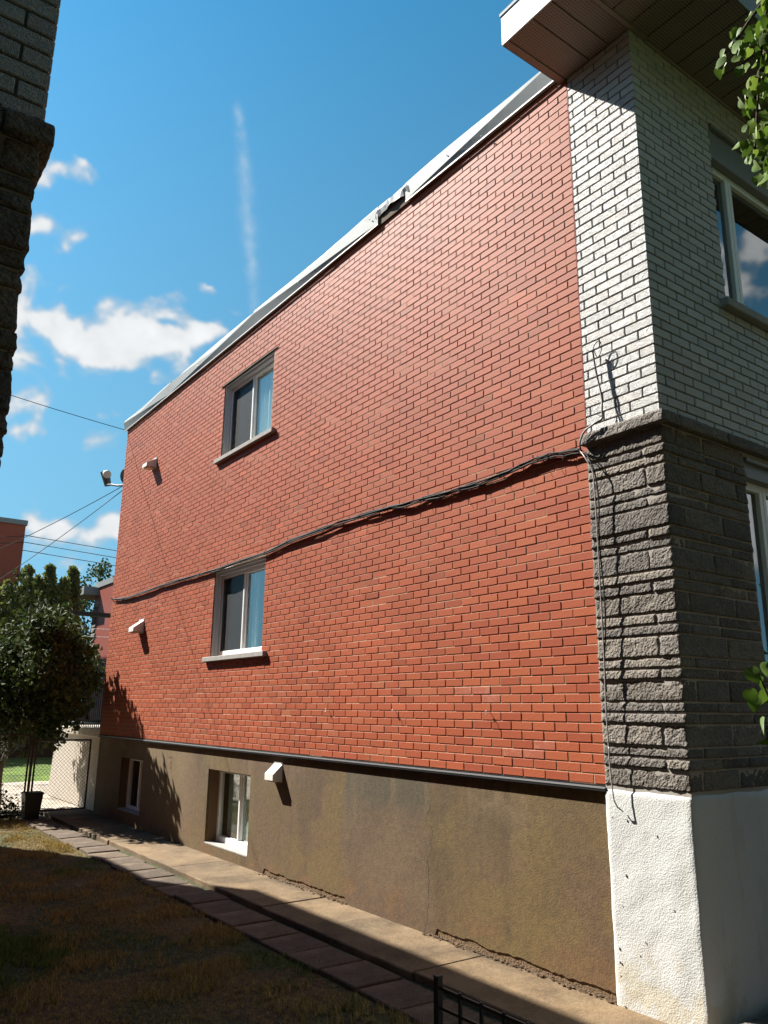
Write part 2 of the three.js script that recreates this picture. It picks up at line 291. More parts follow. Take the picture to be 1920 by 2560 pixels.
// ---------------------------------------------------------------- the red brick house
const H_RED = 1.30, COURSE = 0.0667, EAVE = 6.99, ZR = -0.632, ZB = -11.66;
const holesRed = [[-7.2, -5.69, 5.27, 6.40], [-7.15, -5.66, 2.44, 3.60]];
const holesFound = [[-7.0, -5.81, 0.11, 1.01], [-10.42, -9.42, 0.18, 0.98]];
const house = thing('brick_house', 'two-storey house with long sunlit red brick side wall and white brick front corner', 'house');
{
  // shell: mortar sheet behind the bricks, back, far side, roof and floors so that no light leaks in
  const side = wallSheet(ZB + 0.004, ZR, H_RED, 7.05, holesRed, 0.2); side.rotateY(-Math.PI / 2); side.translate(0.2045, 0, 0);
  const brickWall = mesh('brick_wall', boxUV(side), M.mortar, house, 'mortar face of the red brick side wall');
  mesh('wall_core', merged([span(0.02, 8, 0, 7.0, ZB, ZB + 0.2), span(7.8, 8, 0, 7.0, ZB + 0.2, -0.2), span(0.21, 7.8, 3.9, 4.1, ZB + 0.2, -0.25), span(0.25, 7.8, 1.15, 1.3, ZB + 0.2, -0.25), span(0.21, 7.79, 6.75, 6.9, ZB + 0.2, -0.25), span(4, 4.1, 1.3, 6.75, ZB + 0.2, -0.25), span(0.25, 4, 0.0, 0.05, ZB + 0.2, -0.25)]), M.room, house);
  // red bricks
  const list = courses(ZB, ZR, H_RED, 85, COURSE, 0.0088, 0.2195, -0.948 - 0.0, holesRed);
  const r = rng(5);
  for (const b of list) {
    const d = Math.hypot(EYE.x, (b.y0 + b.y1) / 2 - EYE.y, (b.a0 + b.a1) / 2 - EYE.z); b.d = d; b.full = b.a1 - b.a0 > 0.2;
    b.p = (r() - 0.5) * 0.003 + (r() < 0.05 ? 0.002 : 0); b.k = (0.93 + 0.13 * r()) * (0.90 + 0.2 * fbm3(b.a0 * 0.8, b.y0 * 0.9, 2, 4)); if (r() < 0.05) b.k *= 0.84; if (r() < 0.03) b.k *= 1.14; b.h = (r() - 0.5) * 0.07; b.i = Math.floor(r() * 5);
  }
  list.sort((a, b) => a.d - b.d);
  const DEPTH = 0.05, proto = [];
  for (let v = 0; v < 5; v++) { const w = 0.2107, g = chamfer(0, DEPTH, 0, COURSE - 0.0088, -w / 2, w / 2, 0.0022), uv = g.attributes.uv; for (let i = 0; i < uv.count; i++) uv.setXY(i, uv.getX(i) + v * 0.37, uv.getY(i) + v * 0.23); proto.push(g); }
  // a few scratched pale bricks low on the wall
  const scratch = [0, 1, 2].map((s) => dataTex(128, (u, v) => {
    const n = tfbm(u, v, 6, 4, 90 + s), f = Math.abs(Math.sin((u * 9 + v * (s ? 5 : -7) + n * 5) * 1.7)), k = sstep(0.93, 1.0, f) * sstep(0.45, 0.7, tfbm(u, v, 3, 3, 95 + s)) * 0.75 + 0.16 * sstep(0.5, 0.7, n);
    return [lin2s(mix(0.34, 0.48, k)), lin2s(mix(0.083, 0.24, k)), lin2s(mix(0.036, 0.16, k))];
  }, 0.21, true));
  const scratchMat = scratch.map((m) => std({ map: m, roughness: 0.6, bumpMap: T.brick, bumpScale: 0.0012 }));
  const rest = [];
  list.forEach((b, n) => {
    const rub = b.row >= 1 && b.row <= 11 && b.full && r() < 0.1;
    if (n < 300) {
      const m = b.full ? mesh('brick', proto[b.i], rub ? scratchMat[n % 3] : M.redBrick[b.i], brickWall) : mesh('brick', chamfer(0, DEPTH, 0, COURSE - 0.0088, (b.a0 - b.a1) / 2, (b.a1 - b.a0) / 2, 0.0022), M.redBrick[b.i], brickWall);
      m.position.set(b.p, b.y0, (b.a0 + b.a1) / 2);
    } else rest.push(tint(chamfer(b.p, DEPTH, b.y0, b.y1, b.a0, b.a1, 0.0022), rgb(RED[0] * b.k * (rub ? 1.05 : 1), RED[1] * b.k * (1 + b.h) * (rub ? 1.25 : 1), RED[2] * b.k * (rub ? 1.35 : 1))));
  });
  const all = mesh('brickwork', mergeGeometries(rest), M.redBrickVC, brickWall); all.userData.kind = 'stuff';
  mesh('sealant_joint', span(0.0, 0.05, H_RED, 6.9, ZR + 0.0005, ZR + 0.0085), M.caulk, house);

  // foundation: brown parging over concrete with stains, patched bays and a ragged lower edge
  const FW = 2048, FH = 256, L = 11.1;
  const fmap = dataTex(FW, (u, v) => {                       // u: 0 at back .. 1 at front pier, v: height 0..1.3 m
    const z = -11.66 + u * L, y = v * 1.3, n = fbm3(z * 1.3, y * 1.3, 3, 5), n2 = fbm3(z * 3.1, y * 0.7, 9, 5), f = fbm3(z * 40, y * 40, 1, 3), dr = fbm3(z * 6, y * 0.55, 4, 4);
    const wob = (fbm3(y * 3.4, z * 0.9, 2, 5) - 0.5) * 0.9, n3 = fbm3(z * 2.2 + 5, y * 2.6, 7, 5), M3 = (p, q, t) => p.map((x, i) => mix(x, q[i], t));
    const OLIVE = [0.150, 0.106, 0.050], PINK = [0.148, 0.097, 0.060], GREY = [0.083, 0.077, 0.053], PALE = [0.235, 0.180, 0.112], DARK = [0.095, 0.064, 0.036];
    let c = M3(OLIVE, PINK, sstep(0.44, 0.56, n));
    const bay = sstep(-3.84 + wob * 0.12, -3.79 + wob * 0.12, z) * (1 - sstep(-2.58 + wob * 0.5, -2.46 + wob * 0.5, z));   // patched bay with its own mix
    c = M3(c, M3([0.135, 0.094, 0.064], [0.165, 0.118, 0.080], sstep(0.4, 0.6, n3)), bay * 0.85);
    c = M3(c, GREY, bay * sstep(0.55, 0.95, y + (n - 0.5) * 0.9) * sstep(0.38, 0.56, n2) * 0.75);
    c = M3(c, DARK, sstep(0.54, 0.70, n2) * 0.55 * (1 - bay)); c = M3(c, [0.175, 0.128, 0.048], sstep(0.55, 0.68, n3) * 0.6 * (1 - bay));
    c = M3(c, PALE, sstep(0.56, 0.78, dr) * sstep(0.3, 1.2, y + (n - 0.5) * 0.6) * 0.45);
    c = M3(c, [0.28, 0.225, 0.15], sstep(0.57, 0.74, fbm3(z * 2.4, y * 5, 8, 5)) * sstep(0.85, 1.2, y + (n - 0.5) * 0.6) * 0.6);
    c = M3(c, PALE, sstep(-8.4, -7.2, -Math.abs(z + 8.9) - 6.6 + (n - 0.5)) * 0.5);
    c = M3(c, [0.20, 0.115, 0.05], sstep(0.5, 0.66, fbm3(z * 4, y * 4, 12, 5)) * sstep(0.45, 0.05, y + (n3 - 0.5) * 0.5) * 0.6);       // rusty damp soil splash
    const cr1 = Math.abs(z + 2.52 + (fbm3(y * 9, 3, 3, 4) - 0.5) * 0.16), cr2 = Math.abs(z + 6.35 + (fbm3(y * 8, 6, 3, 4) - 0.5) * 0.2); if ((cr1 < 0.004 && y < 1.0) || (cr2 < 0.003 && y > 1.02)) c = c.map((x) => x * 0.35);
    if (Math.abs(z + 8.29) < 0.09 && Math.abs(y - 0.985) < 0.12) {   // brown scribbled mark
      const sx = (z + 8.29) / 0.09, sy = (y - 0.985) / 0.12, d = Math.min(Math.abs(Math.hypot(sx + 0.1, sy + 0.1) - 0.33), sx > 0.2 && sx < 0.5 ? Math.abs(sx - 0.32 - 0.1 * sy) : 1, sy > 0.6 && sx < 0.2 ? Math.abs(sy - 0.78) : 1);
      if (d < 0.09) c = [0.11, 0.03, 0.015];
    }
    const k = 0.9 + 0.5 * (f - 0.5);
    return c.map((x, i) => lin2s(clamp(x * k * [0.86, 0.77, 0.60][i])));
  }, 0, true, FH);
  fmap.wrapS = fmap.wrapT = THREE.ClampToEdgeWrapping;
  const parge = std({ map: fmap, roughness: 0.85, bumpMap: T.fineStucco.clone(), bumpScale: 0.0026 });
  const fuv = (g) => { const p = g.attributes.position, uv = new Float32Array(p.count * 2); for (let i = 0; i < p.count; i++) { uv[i * 2] = (p.getZ(i) + 11.66) / L; uv[i * 2 + 1] = p.getY(i) / 1.3; } g.setAttribute('uv', new THREE.BufferAttribute(uv, 2)); return g; };
  parge.bumpMap.repeat.set(L / 0.8, 1.3 / 0.8);
  const fs = new THREE.Shape(), rag = rng(44);
  const low = (z) => { const up = (z > -2.45 && z < -0.6) || (z > -5.4 && z < -3.75); return up ? 0.045 + 0.018 * (fbm3(z * 5, 1, 1, 4) - 0.5) * 2 + 0.012 * rag() : 0.0 - 0.01 * rag(); };
  fs.moveTo(ZB, 1.29); fs.lineTo(ZB, 0); for (let z = ZB + 0.03; z < -0.62; z += 0.03) fs.lineTo(z, low(z)); fs.lineTo(-0.62, 0.06); fs.lineTo(-0.62, 1.29); fs.closePath();
  for (const [u0, u1, v0, v1] of holesFound) fs.holes.push(new THREE.Path([[u0, v0], [u0, v1], [u1, v1], [u1, v0]].map((p) => new THREE.Vector2(...p))));
  const fg = new THREE.ExtrudeGeometry(fs, { depth: 0.022, bevelEnabled: true, bevelSize: 0.004, bevelThickness: 0.004, bevelSegments: 1 }).toNonIndexed(); fg.rotateY(-Math.PI / 2); fg.translate(0.04, 0, 0); fg.computeVertexNormals();
  const found = mesh('foundation_wall', fuv(fg), parge, house, 'stained brown parged foundation under the red brick');
  const core = wallSheet(ZB, -0.6, -0.2, 1.3, holesFound, 0.25); core.rotateY(-Math.PI / 2); core.translate(0.273, 0, 0);
  mesh('footing', boxUV(core), std({ color: rgb(0.15, 0.095, 0.05), roughness: 1, bumpMap: T.concreteBump, bumpScale: 0.008 }), found);
  mesh('drip_edge', merged([span(-0.026, 0.03, 1.262, 1.287, ZB, -0.618), span(-0.012, 0.03, 1.2905, 1.2985, ZB, -0.618)]), M.flashing, house, 'black metal drip edge between brick and foundation');
  mesh('drip_edge', span(-0.0285, -0.02, 1.2785, 1.2895, ZB, -0.618), M.zinc, house, 'thin zinc strip on the drip edge');

  // white stuccoed corner of the foundation
  { const big = new THREE.BoxGeometry(6.0, 1.487, 0.662, 120, 60, 26), p = big.attributes.position;
    for (let i = 0; i < p.count; i++) {
      let x = p.getX(i), y = p.getY(i), z = p.getZ(i);
      const rr = 0.03, cx = clamp(x, -3 + rr, 3 - rr), cy = clamp(y, -0.7435 + rr, 0.7435 - rr), cz = clamp(z, -0.331 + rr, 0.331 - rr), v = new THREE.Vector3(x - cx, y - cy, z - cz);
      if (v.lengthSq() > 0) v.setLength(rr); const nn = (fbm3(x * 7, y * 7, z * 7, 3) - 0.5) * 0.012;
      const o = v.clone().normalize().multiplyScalar(nn); p.setXYZ(i, cx + v.x + o.x, cy + v.y + o.y * 0.4 + (y > 0.7 ? (fbm3(x * 9, 2, z * 9, 3) - 0.5) * 0.02 : 0), cz + v.z + o.z);
    }
    big.translate(2.978, 1.289 - 0.7435, -0.305); big.deleteAttribute('uv'); big.deleteAttribute('normal'); const g2 = mergeVertices(big); g2.computeVertexNormals();
    const q = g2.attributes.position, uv = new Float32Array(q.count * 2), nm = g2.attributes.normal; for (let i = 0; i < q.count; i++) { uv[i * 2] = q.getX(i) + q.getZ(i); uv[i * 2 + 1] = q.getY(i); } g2.setAttribute('uv', new THREE.BufferAttribute(uv, 2));
    const dirt = dataTex(512, (u, v) => { const x = u * 1.4, y = v * 1.4, n = fbm3(x * 9, y * 9, 5, 5), f = fbm3(x * 60, y * 60, 3, 3), d = sstep(0.50, 0.62, n * 0.75 + f * 0.25 + 0.22 * (0.30 - y)) * sstep(0.5, 0.1, y), st = sstep(0.60, 0.72, fbm3(x * 14, y * 3, 8, 4)) * 0.18, k = 0.97 + 0.06 * (f - 0.5); return [lin2s(mix(0.57 * k, 0.51, d) * (1 - st * 0.4)), lin2s(mix(0.57 * k, 0.475, d) * (1 - st * 0.45)), lin2s(mix(0.545 * k, 0.385, d) * (1 - st * 0.6))]; }, 1.4, true);
    const wm2 = M.whiteStucco.clone(); wm2.color.set(0xffffff); wm2.map = dirt;
    mesh('painted_foundation', g2, wm2, house, 'white painted stucco foundation at the front corner'); }
  // small chips in the white paint
  const chips = rng(63), cg = []; for (let k = 0; k < 13; k++) { const s = 0.0025 + 0.004 * chips(), g = new THREE.IcosahedronGeometry(s, 0); g.scale(0.5, 1 + chips(), 1); g.translate(-0.024, 0.12 + chips() * 1.0, -0.58 + Math.pow(chips(), 2.2) * 0.5); cg.push(g); }
  { const ch = mesh('paint_chips', merged(cg), std({ color: rgb(0.10, 0.08, 0.06), roughness: 1 }), house); ch.userData.kind = 'stuff'; }

  // ---- white brick upper corner (side pier and front)
  const LEDGE = 3.762, WC = 0.0727, WN = 44, TOPW = 6.94;
  const frontHoles = [[1.03, 3.2, 4.93, 6.60]];
  const wb = [];
  for (let rI = 0; rI < WN; rI++) {
    const y0 = LEDGE + rI * WC + 0.0055, y1 = Math.min(LEDGE + (rI + 1) * WC - 0.0055, TOPW - 0.002), A = rI % 2 === 0, j = 0.0055; if (y1 - y0 < 0.02) continue;
    wb.push({ x0: 0, x1: (A ? 0.216 : 0.104) - j, y0, y1, z0: (A ? -0.123 : -0.231) + j, z1: 0, corner: true });
    for (let z = A ? -0.123 : -0.231; z > -0.62; z -= 0.2285) wb.push({ x0: 0, x1: 0.06, y0, y1, z0: Math.max(-0.6225, z - 0.2285 + j), z1: z - j });
    for (let x = A ? 0.216 : 0.104; x < 7.9; x += 0.2285) {
      let p = x + j, q = x + 0.2285 - j; const inH = frontHoles.some((h) => y0 < h[3] - 0.01 && y1 > h[2] + 0.01);
      if (inH) { if (q > 1.03 && p < 3.2) { if (p < 1.03 - 0.02) q = 1.03; else if (q > 3.2 + 0.02) p = 3.2; else continue; } }
      if (p < 7.9) wb.push({ x0: p, x1: q, y0, y1, z0: -0.06, z1: 0 });
    }
  }
  const whiteCore = new THREE.Group(); whiteCore.name = 'white_brick_wall'; house.add(whiteCore); whiteCore.userData.label = 'white textured brick of the upper front corner';
  const front = wallSheet(0.01, 8, LEDGE, 7.0, frontHoles, 0.2); front.translate(0, 0, -0.209);
  mesh('mortar_bed', merged([boxUV(front), span(0.009, 0.2, LEDGE, 7.0, -0.6285, -0.212)]), M.greyMortar, whiteCore);
  for (const b of wb) { b.d = Math.hypot((b.x0 + b.x1) / 2 - EYE.x, (b.y0 + b.y1) / 2 - EYE.y, (b.z0 + b.z1) / 2 - EYE.z); b.s = b.x0 === 0 ? 4.4 / b.d ** 3 : 2.95 / b.d ** 3; }
  wb.sort((a, b) => b.s - a.s);
  const wr = rng(17), wrest = [];
  wb.forEach((b, n) => {
    const pr = (wr() - 0.5) * 0.003, g = b.corner ? chamfer(b.x0 - pr, b.x1, b.y0, b.y1, b.z0, b.z1 + pr, 0.003) : b.x0 === 0 ? chamfer(pr, b.x1, b.y0, b.y1, b.z0, b.z1, 0.003) : chamfer(b.x0, b.x1, b.y0, b.y1, b.z0, b.z1 + pr, 0.003), k = wr();
    if (n < 290) mesh('white_brick', g, M.whiteBrick[Math.floor(k * 4)], whiteCore);
    else wrest.push(tint(g, lum([WHITE[0], WHITE[1] * (k > 0.8 ? 0.97 : 1), WHITE[2] * (k > 0.8 ? 0.95 : 1)], 0.88 + 0.16 * k)));
  });
  const wm = mesh('white_brickwork', mergeGeometries(wrest), M.whiteBrickVC, whiteCore); wm.userData.kind = 'stuff';

  // ---- rock-faced stone below the ledge
  buildStone(house, 0, 0, 1, -0.62, 1.03, [[0.985, 3.2, 2.02, 3.64]], 6.0, 23);
  const sw = wallSheet(-0.013, 8, 1.25, LEDGE - 0.02, [[0.99, 3.2, 2.03, 3.64]], 0.2); sw.translate(0, 0, -0.187);
  mesh('stone_backing', merged([boxUV(sw), span(-0.013, 0.2, 1.25, LEDGE - 0.02, -0.622, -0.188)]), M.stoneMortar, house);
}
// one rough block: a finely divided box whose skin is pushed in and out
function rockGeo(x0, x1, y0, y1, z0, z1, seed, amp = 0.011, cell = 0.019) {
  const w = x1 - x0, h = y1 - y0, d = z1 - z0;
  const g0 = new THREE.BoxGeometry(w, h, d, Math.max(2, Math.round(w / cell)), Math.max(3, Math.round(h / (cell * 0.75))), Math.max(2, Math.round(d / cell)));
  g0.deleteAttribute('uv'); g0.deleteAttribute('normal'); const g = mergeVertices(g0), p = g.attributes.position;
  for (let i = 0; i < p.count; i++) {
    let x = p.getX(i), y = p.getY(i), z = p.getZ(i);
    const rr = 0.006, cx = clamp(x, -w / 2 + rr, w / 2 - rr), cy = clamp(y, -h / 2 + rr, h / 2 - rr), cz = clamp(z, -d / 2 + rr, d / 2 - rr), v = new THREE.Vector3(x - cx, y - cy, z - cz);
    if (v.lengthSq() > 0) v.setLength(rr * 1.0);
    const X = x + x0 + seed * 3.7, Y = y + y0, Z = z + z0 + seed * 1.3;
    const a = fbm3(X * 14, Y * 22, Z * 14, 3) - 0.5, b = fbm3(X * 52, Y * 60, Z * 52, 2) - 0.5, tilt = (y / h) * 0.006;
    const o = v.clone().normalize().multiplyScalar(a * 1.1 * amp + b * 1.0 * amp); o.y *= 0.35;
    p.setXYZ(i, cx + v.x + o.x, cy + v.y + o.y, cz + v.z + o.z);
    if (v.x * v.x + v.z * v.z > rr * rr * 0.4) { p.setX(i, p.getX(i) - Math.sign(v.x) * (Math.abs(v.x) > rr * 0.5 ? tilt : 0)); p.setZ(i, p.getZ(i) - Math.sign(v.z) * (Math.abs(v.z) > rr * 0.5 ? tilt : 0)); }
  }
  g.translate((x0 + x1) / 2, (y0 + y1) / 2, (z0 + z1) / 2);
  const out = g.toNonIndexed(); const smooth = (() => { g.computeVertexNormals(); return g.toNonIndexed().attributes.normal; })();
  const res = boxUV(out); res.setAttribute('normal', smooth); return res;
}
// stone facing of a front corner: corner at (cx, cz), side face runs back along -z, front face runs along x in direction dir
function buildStone(parent, cx, cz, dir, sideTo, firstTo, holes, frontTo, seed, F = 0.022, LP = 0.062) {
  const Y = [1.302, 1.426, 1.495, 1.562, 1.7, 1.771, 1.838, 1.979, 2.049, 2.119, 2.26, 2.33, 2.404, 2.537, 2.614, 2.683, 2.826, 2.896, 2.968, 3.115, 3.188, 3.259, 3.399, 3.469, 3.537, 3.667];
  const g = group('stone_facing', parent, 'rough grey-brown rock-faced stone'), r = rng(seed), J = 0.009;
  const put = (x0, x1, y0, y1, z0, z1, amp) => { const a = dir > 0 ? x0 : -x1, b = dir > 0 ? x1 : -x0; mesh('stone', rockGeo(cx + a, cx + b, y0, y1, cz + z0, cz + z1, r() * 9, amp), M.stone[Math.floor(r() * 4)], g); };
  for (let i = 0; i + 1 < Y.length; i++) {
    const y0 = Y[i] + J * 0.5, y1 = Y[i + 1] - J * 0.5, ret = i % 2 === 0 ? false : true, pr = (r() - 0.5) * 0.012;
    const fl = ret ? 0.34 + r() * 0.2 : 0.12 + r() * 0.03, sd = ret ? -0.125 - r() * 0.025 : sideTo;
    put(-F - pr, fl - J, y0, y1, sd + (ret ? J : 0), F + pr);                              // the corner block
    if (ret) put(-F - (r() - 0.5) * 0.01, 0.1, y0, y1, sideTo, sd - J * 0.4);
    let x = fl + J * 0.4;
    while (x < frontTo) {
      let e = x + 0.3 + r() * 0.35; const hole = holes.find((h) => y0 < h[3] - 0.02 && y1 > h[2] + 0.02);
      if (hole) { if (x < hole[0] && e > hole[0] - 0.12) e = hole[0] + (r() - 0.5) * 0.02; else if (x >= hole[0] - 0.02 && x < hole[1]) { x = hole[1] + 0.01; continue; } }
      if (e > frontTo) e = frontTo;
      if (e - x > 0.04) put(x, e - J, y0, y1, -0.1, F + (r() - 0.5) * 0.012);
      x = e + J * 0.4;
    }
  }
  // projecting ledge course
  put(-LP, 0.13, 3.672, 3.76, sideTo - 0.012, LP, 0.012); let x = 0.137; while (x < frontTo) { const e = Math.min(frontTo, x + 0.5 + r() * 0.3); put(x, e - J, 3.672, 3.76, -0.1, LP, 0.012); x = e; }
}

// ---------------------------------------------------------------- roof edge, canopy
{
  const roof = group('roof', house, 'flat roof with bent metal edge and front canopy');
  mesh('roof_deck', span(0.0, 8, 7.0, 7.12, ZB - 0.02, 0.0), std({ color: rgb(0.10, 0.10, 0.10), roughness: 0.9 }), roof);
  // creased sheet-metal fascia in lengths: each sheet is folded along two slanting creases
  const yb = 6.985, yt = 7.20;
  function sheet(z0, z1, bot, seed, flip) {
    const r = rng(seed), n = 10, P = [], xb = -0.036, push = (a) => P.push(...a);
    const row = []; for (let i = 0; i <= n; i++) { const s = i / n, z = mix(z0, z1, s), t = flip ? 1 - s : s; const c1 = 0.04 + 0.70 * t, c2 = Math.max(c1 + 0.1, 0.62 + 0.32 * Math.cos(t * 3.1)); row.push([[xb + 0.012, bot, z], [xb - 0.004 - 0.024 * Math.sqrt(t), mix(bot, yt, c1), z], [xb - 0.006 - 0.019 * (0.2 + t), mix(bot, yt, clamp(c2, 0, 0.97)), z], [xb - 0.004 + 0.006 * (r() - 0.5), yt + 0.012 * Math.sin(seed + s * 5), z], [0.16, yt + 0.02, z]]); }
    for (let i = 0; i < n; i++) for (let k = 0; k < 4; k++) { const a = row[i][k], b = row[i + 1][k], c = row[i + 1][k + 1], d = row[i][k + 1]; push(a); push(d); push(b); push(b); push(d); push(c); }
    const g = new THREE.BufferGeometry(); g.setAttribute('position', new THREE.Float32BufferAttribute(P, 3)); return boxUV(g);
  }
  const F = M.fascia.clone(); F.side = THREE.DoubleSide;
  for (const [z0, z1, s, f] of [[ZB - 0.09, -9.4, 3, true], [-9.41, -6.25, 5, false], [-6.26, -3.29, 8, true], [-2.79, -0.70, 13, false]]) {
    mesh('fascia_sheet', sheet(z0, z1, yb, s, f), F, roof);
    mesh('hem', span(-0.043, -0.028, yb - 0.010, yb + 0.004, z0, z1), M.fasciaWhite, roof);
  }
  // torn length, folded up and buckled
  { const P = [], n = 12, row = []; for (let i = 0; i <= n; i++) { const s = i / n, z = mix(-3.33, -2.72, s), wv = 0.014 * Math.sin(s * 9) + 0.008 * Math.sin(s * 23); row.push([[-0.05 + wv, 7.062 + 0.02 * Math.sin(s * 3.1), z], [-0.045 - wv, 7.14, z], [-0.03, 7.205 + wv * 0.4, z], [0.16, 7.22, z]]); }
    for (let i = 0; i < n; i++) for (let k = 0; k < 3; k++) { const a = row[i][k], b = row[i + 1][k], c = row[i + 1][k + 1], d = row[i][k + 1]; P.push(...a, ...d, ...b, ...b, ...d, ...c); }
    const g = new THREE.BufferGeometry(); g.setAttribute('position', new THREE.Float32BufferAttribute(P, 3)); mesh('torn_fascia', boxUV(g), F, roof, 'buckled torn length of metal fascia'); }
  mesh('nailer', span(-0.02, 0.03, 6.975, 7.17, ZB, -0.66), std({ color: rgb(0.13, 0.095, 0.065), roughness: 1 }), roof);
  for (const z of [-1.6, -2.1, -3.42, -5.0, -8.2]) mesh('nail', new THREE.SphereGeometry(0.008, 6, 5).translate(-0.062, 7.05 + 0.06 * Math.sin(z * 5), z), M.zinc, roof);
  // canopy over the front corner
  const cz0 = -0.69, cz1 = 0.64, cx0 = -0.67, yS = 6.94, yT = 7.215;
  const wav = (g) => boxUV(g);
  mesh('canopy_fascia', wav(chamfer(cx0 - 0.012, cx0, yS - 0.006, yT, cz0 - 0.012, cz1 + 0.012, 0.003)), M.fasciaWhite, roof);
  mesh('canopy_fascia', wav(chamfer(cx0, 7.9, yS - 0.006, yT, cz1, cz1 + 0.012, 0.003)), M.fascia, roof);
  mesh('canopy_fascia', wav(chamfer(cx0, 0.0, yS - 0.006, yT, cz0 - 0.012, cz0, 0.003)), M.fascia, roof);
  mesh('canopy_top', span(cx0 - 0.02, 7.92, yT + 0.001, yT + 0.03, cz0 - 0.02, cz1 + 0.02), M.fascia, roof);
  mesh('canopy_core', span(cx0 + 0.001, 7.88, yS + 0.012, yT - 0.001, cz0 + 0.001, cz1 - 0.001), std({ color: rgb(0.28, 0.21, 0.14), roughness: 1 }), roof);
  // soffit boards: across on the side return, lengthwise in front
  const board = (x0, x1, z0, z1, turn) => { const g = chamfer(x0, x1, yS, yS + 0.01, z0, z1, 0.003); mesh('soffit_panel', g, M.soffit, roof); };
  mesh('soffit_trim', chamfer(cx0, 0.02, yS - 0.006, yS + 0.01, cz0, -0.635, 0.002), M.soffitPlain, roof);
  for (const [a, b] of [[-0.63, -0.382], [-0.374, -0.189], [-0.181, 0.0]]) board(cx0 + 0.002, -0.002, a, b);
  mesh('soffit_trim', chamfer(cx0, 0.176, yS - 0.008, yS + 0.01, 0.004, 0.038, 0.002), M.soffitPlain, roof);
  for (let x = cx0 + 0.002, k = 0; x < 7.4; x += 0.212, k++) board(x, x + 0.205, k < 4 ? 0.04 : 0.002, cz1 - 0.003);
  mesh('soffit_trim', chamfer(0.18, 7.8, yS - 0.02, yS - 0.001, 0.003, 0.02, 0.003), M.soffitPlain, roof);
}

// ---------------------------------------------------------------- windows; local axes: x to the right seen from outside, y up, z out of the wall
function sideFrame(name, y, z, label, x = 0) { const g = group(name, house, label); g.position.set(x, y, z); g.rotation.y = -Math.PI / 2; return g; }
function sheetCurtain(w, h, folds, depth, seed) { const g = new THREE.PlaneGeometry(w, h, folds * 8, 1), p = g.attributes.position, r = rng(seed), ph = r() * 6; for (let i = 0; i < p.count; i++) { const s = (p.getX(i) / w + 0.5); p.setZ(i, depth * Math.sin(s * folds * 6.283 + ph + 0.8 * Math.sin(s * 9 + ph))); } g.computeVertexNormals(); return g; }
function slider(g, w, h, rec, o = {}) {    // sliding window standing in an opening w x h; origin at the middle of its lower edge, wall face at z = 0
  const fw = 0.045, b = (x0, x1, y0, y1, z0, z1, m = M.vinyl, n = 'frame') => mesh(n, chamfer(x0, x1, y0, y1, z0, z1, 0.003), m, g), W = w / 2, bt = o.bottom ?? fw;
  const lin = o.lining === false ? 0 : 0.028;
  if (lin) {                               // metal lining of the reveal, in two steps
    b(-W, -W + lin * 0.55, 0, h, -rec, -0.012, M.vinylGrey, 'reveal_lining'); b(-W + lin * 0.55, -W + lin, 0, h - lin * 0.55, -rec, -0.05, M.vinylGrey, 'reveal_lining');
    b(W - lin * 0.55, W, 0, h, -rec, -0.012, M.vinylGrey, 'reveal_lining'); b(-W + lin * 0.55, W - lin * 0.55, h - lin * 0.55, h, -rec, -0.012, M.vinylGrey, 'reveal_lining'); b(-W + lin, W - lin * 0.55, h - lin * 1.8, h - lin * 0.55, -rec, -0.045, M.vinylGrey, 'reveal_lining');
  }
  const L = W - lin, top = h - lin * 1.8;
  b(-L, -L + fw, 0, top, -rec - 0.06, -rec); b(L - fw, L, 0, top, -rec - 0.06, -rec); b(-L + fw, L - fw, top - fw, top, -rec - 0.06, -rec); b(-L + fw, L - fw, 0, bt, -rec - 0.06, -rec + 0.004);
  const mid = o.mid ?? 0.0, sw = 0.028;
  b(mid - sw, mid + sw * 0.3, bt, top - fw, -rec - 0.034, -rec - 0.004, M.vinyl, 'meeting_rail');
  b(mid + sw * 0.3, mid + sw, bt, top - fw, -rec - 0.056, -rec - 0.02, M.vinyl, 'meeting_rail');
  mesh('pane', span(-L + fw, mid - sw, bt, top - fw, -rec - 0.031, -rec - 0.028), M.glass, g); mesh('pane', span(mid + sw, L - fw, bt, top - fw, -rec - 0.05, -rec - 0.047), M.glass, g);
  if (o.screen) mesh('insect_screen', span(-L + fw, mid - sw, bt, top - fw, -rec - 0.012, -rec - 0.010), M.screen, g);
  const cur = (x0, x1, z, folds, m, seed) => mesh('curtain', sheetCurtain(x1 - x0, top - bt + 0.06, folds, 0.028, seed).translate((x0 + x1) / 2, (top + bt) / 2, z), m ?? M.curtain, g);
  if (o.curtain) for (const c of o.curtain) cur(c[0], c[1], -rec - c[2], c[3], c[4], c[5]);
}
const curtainGrey = std({ color: rgb(0.34, 0.34, 0.33), roughness: 0.95, side: THREE.DoubleSide }), frosted = std({ color: rgb(0.42, 0.50, 0.48), roughness: 0.6, side: THREE.DoubleSide });
function sill(g, w, over, out, h, y) { mesh('sill', chamfer(-w / 2 - over, w / 2 + over, y - h, y, -0.1, out, 0.006), M.concreteGrey, g); }
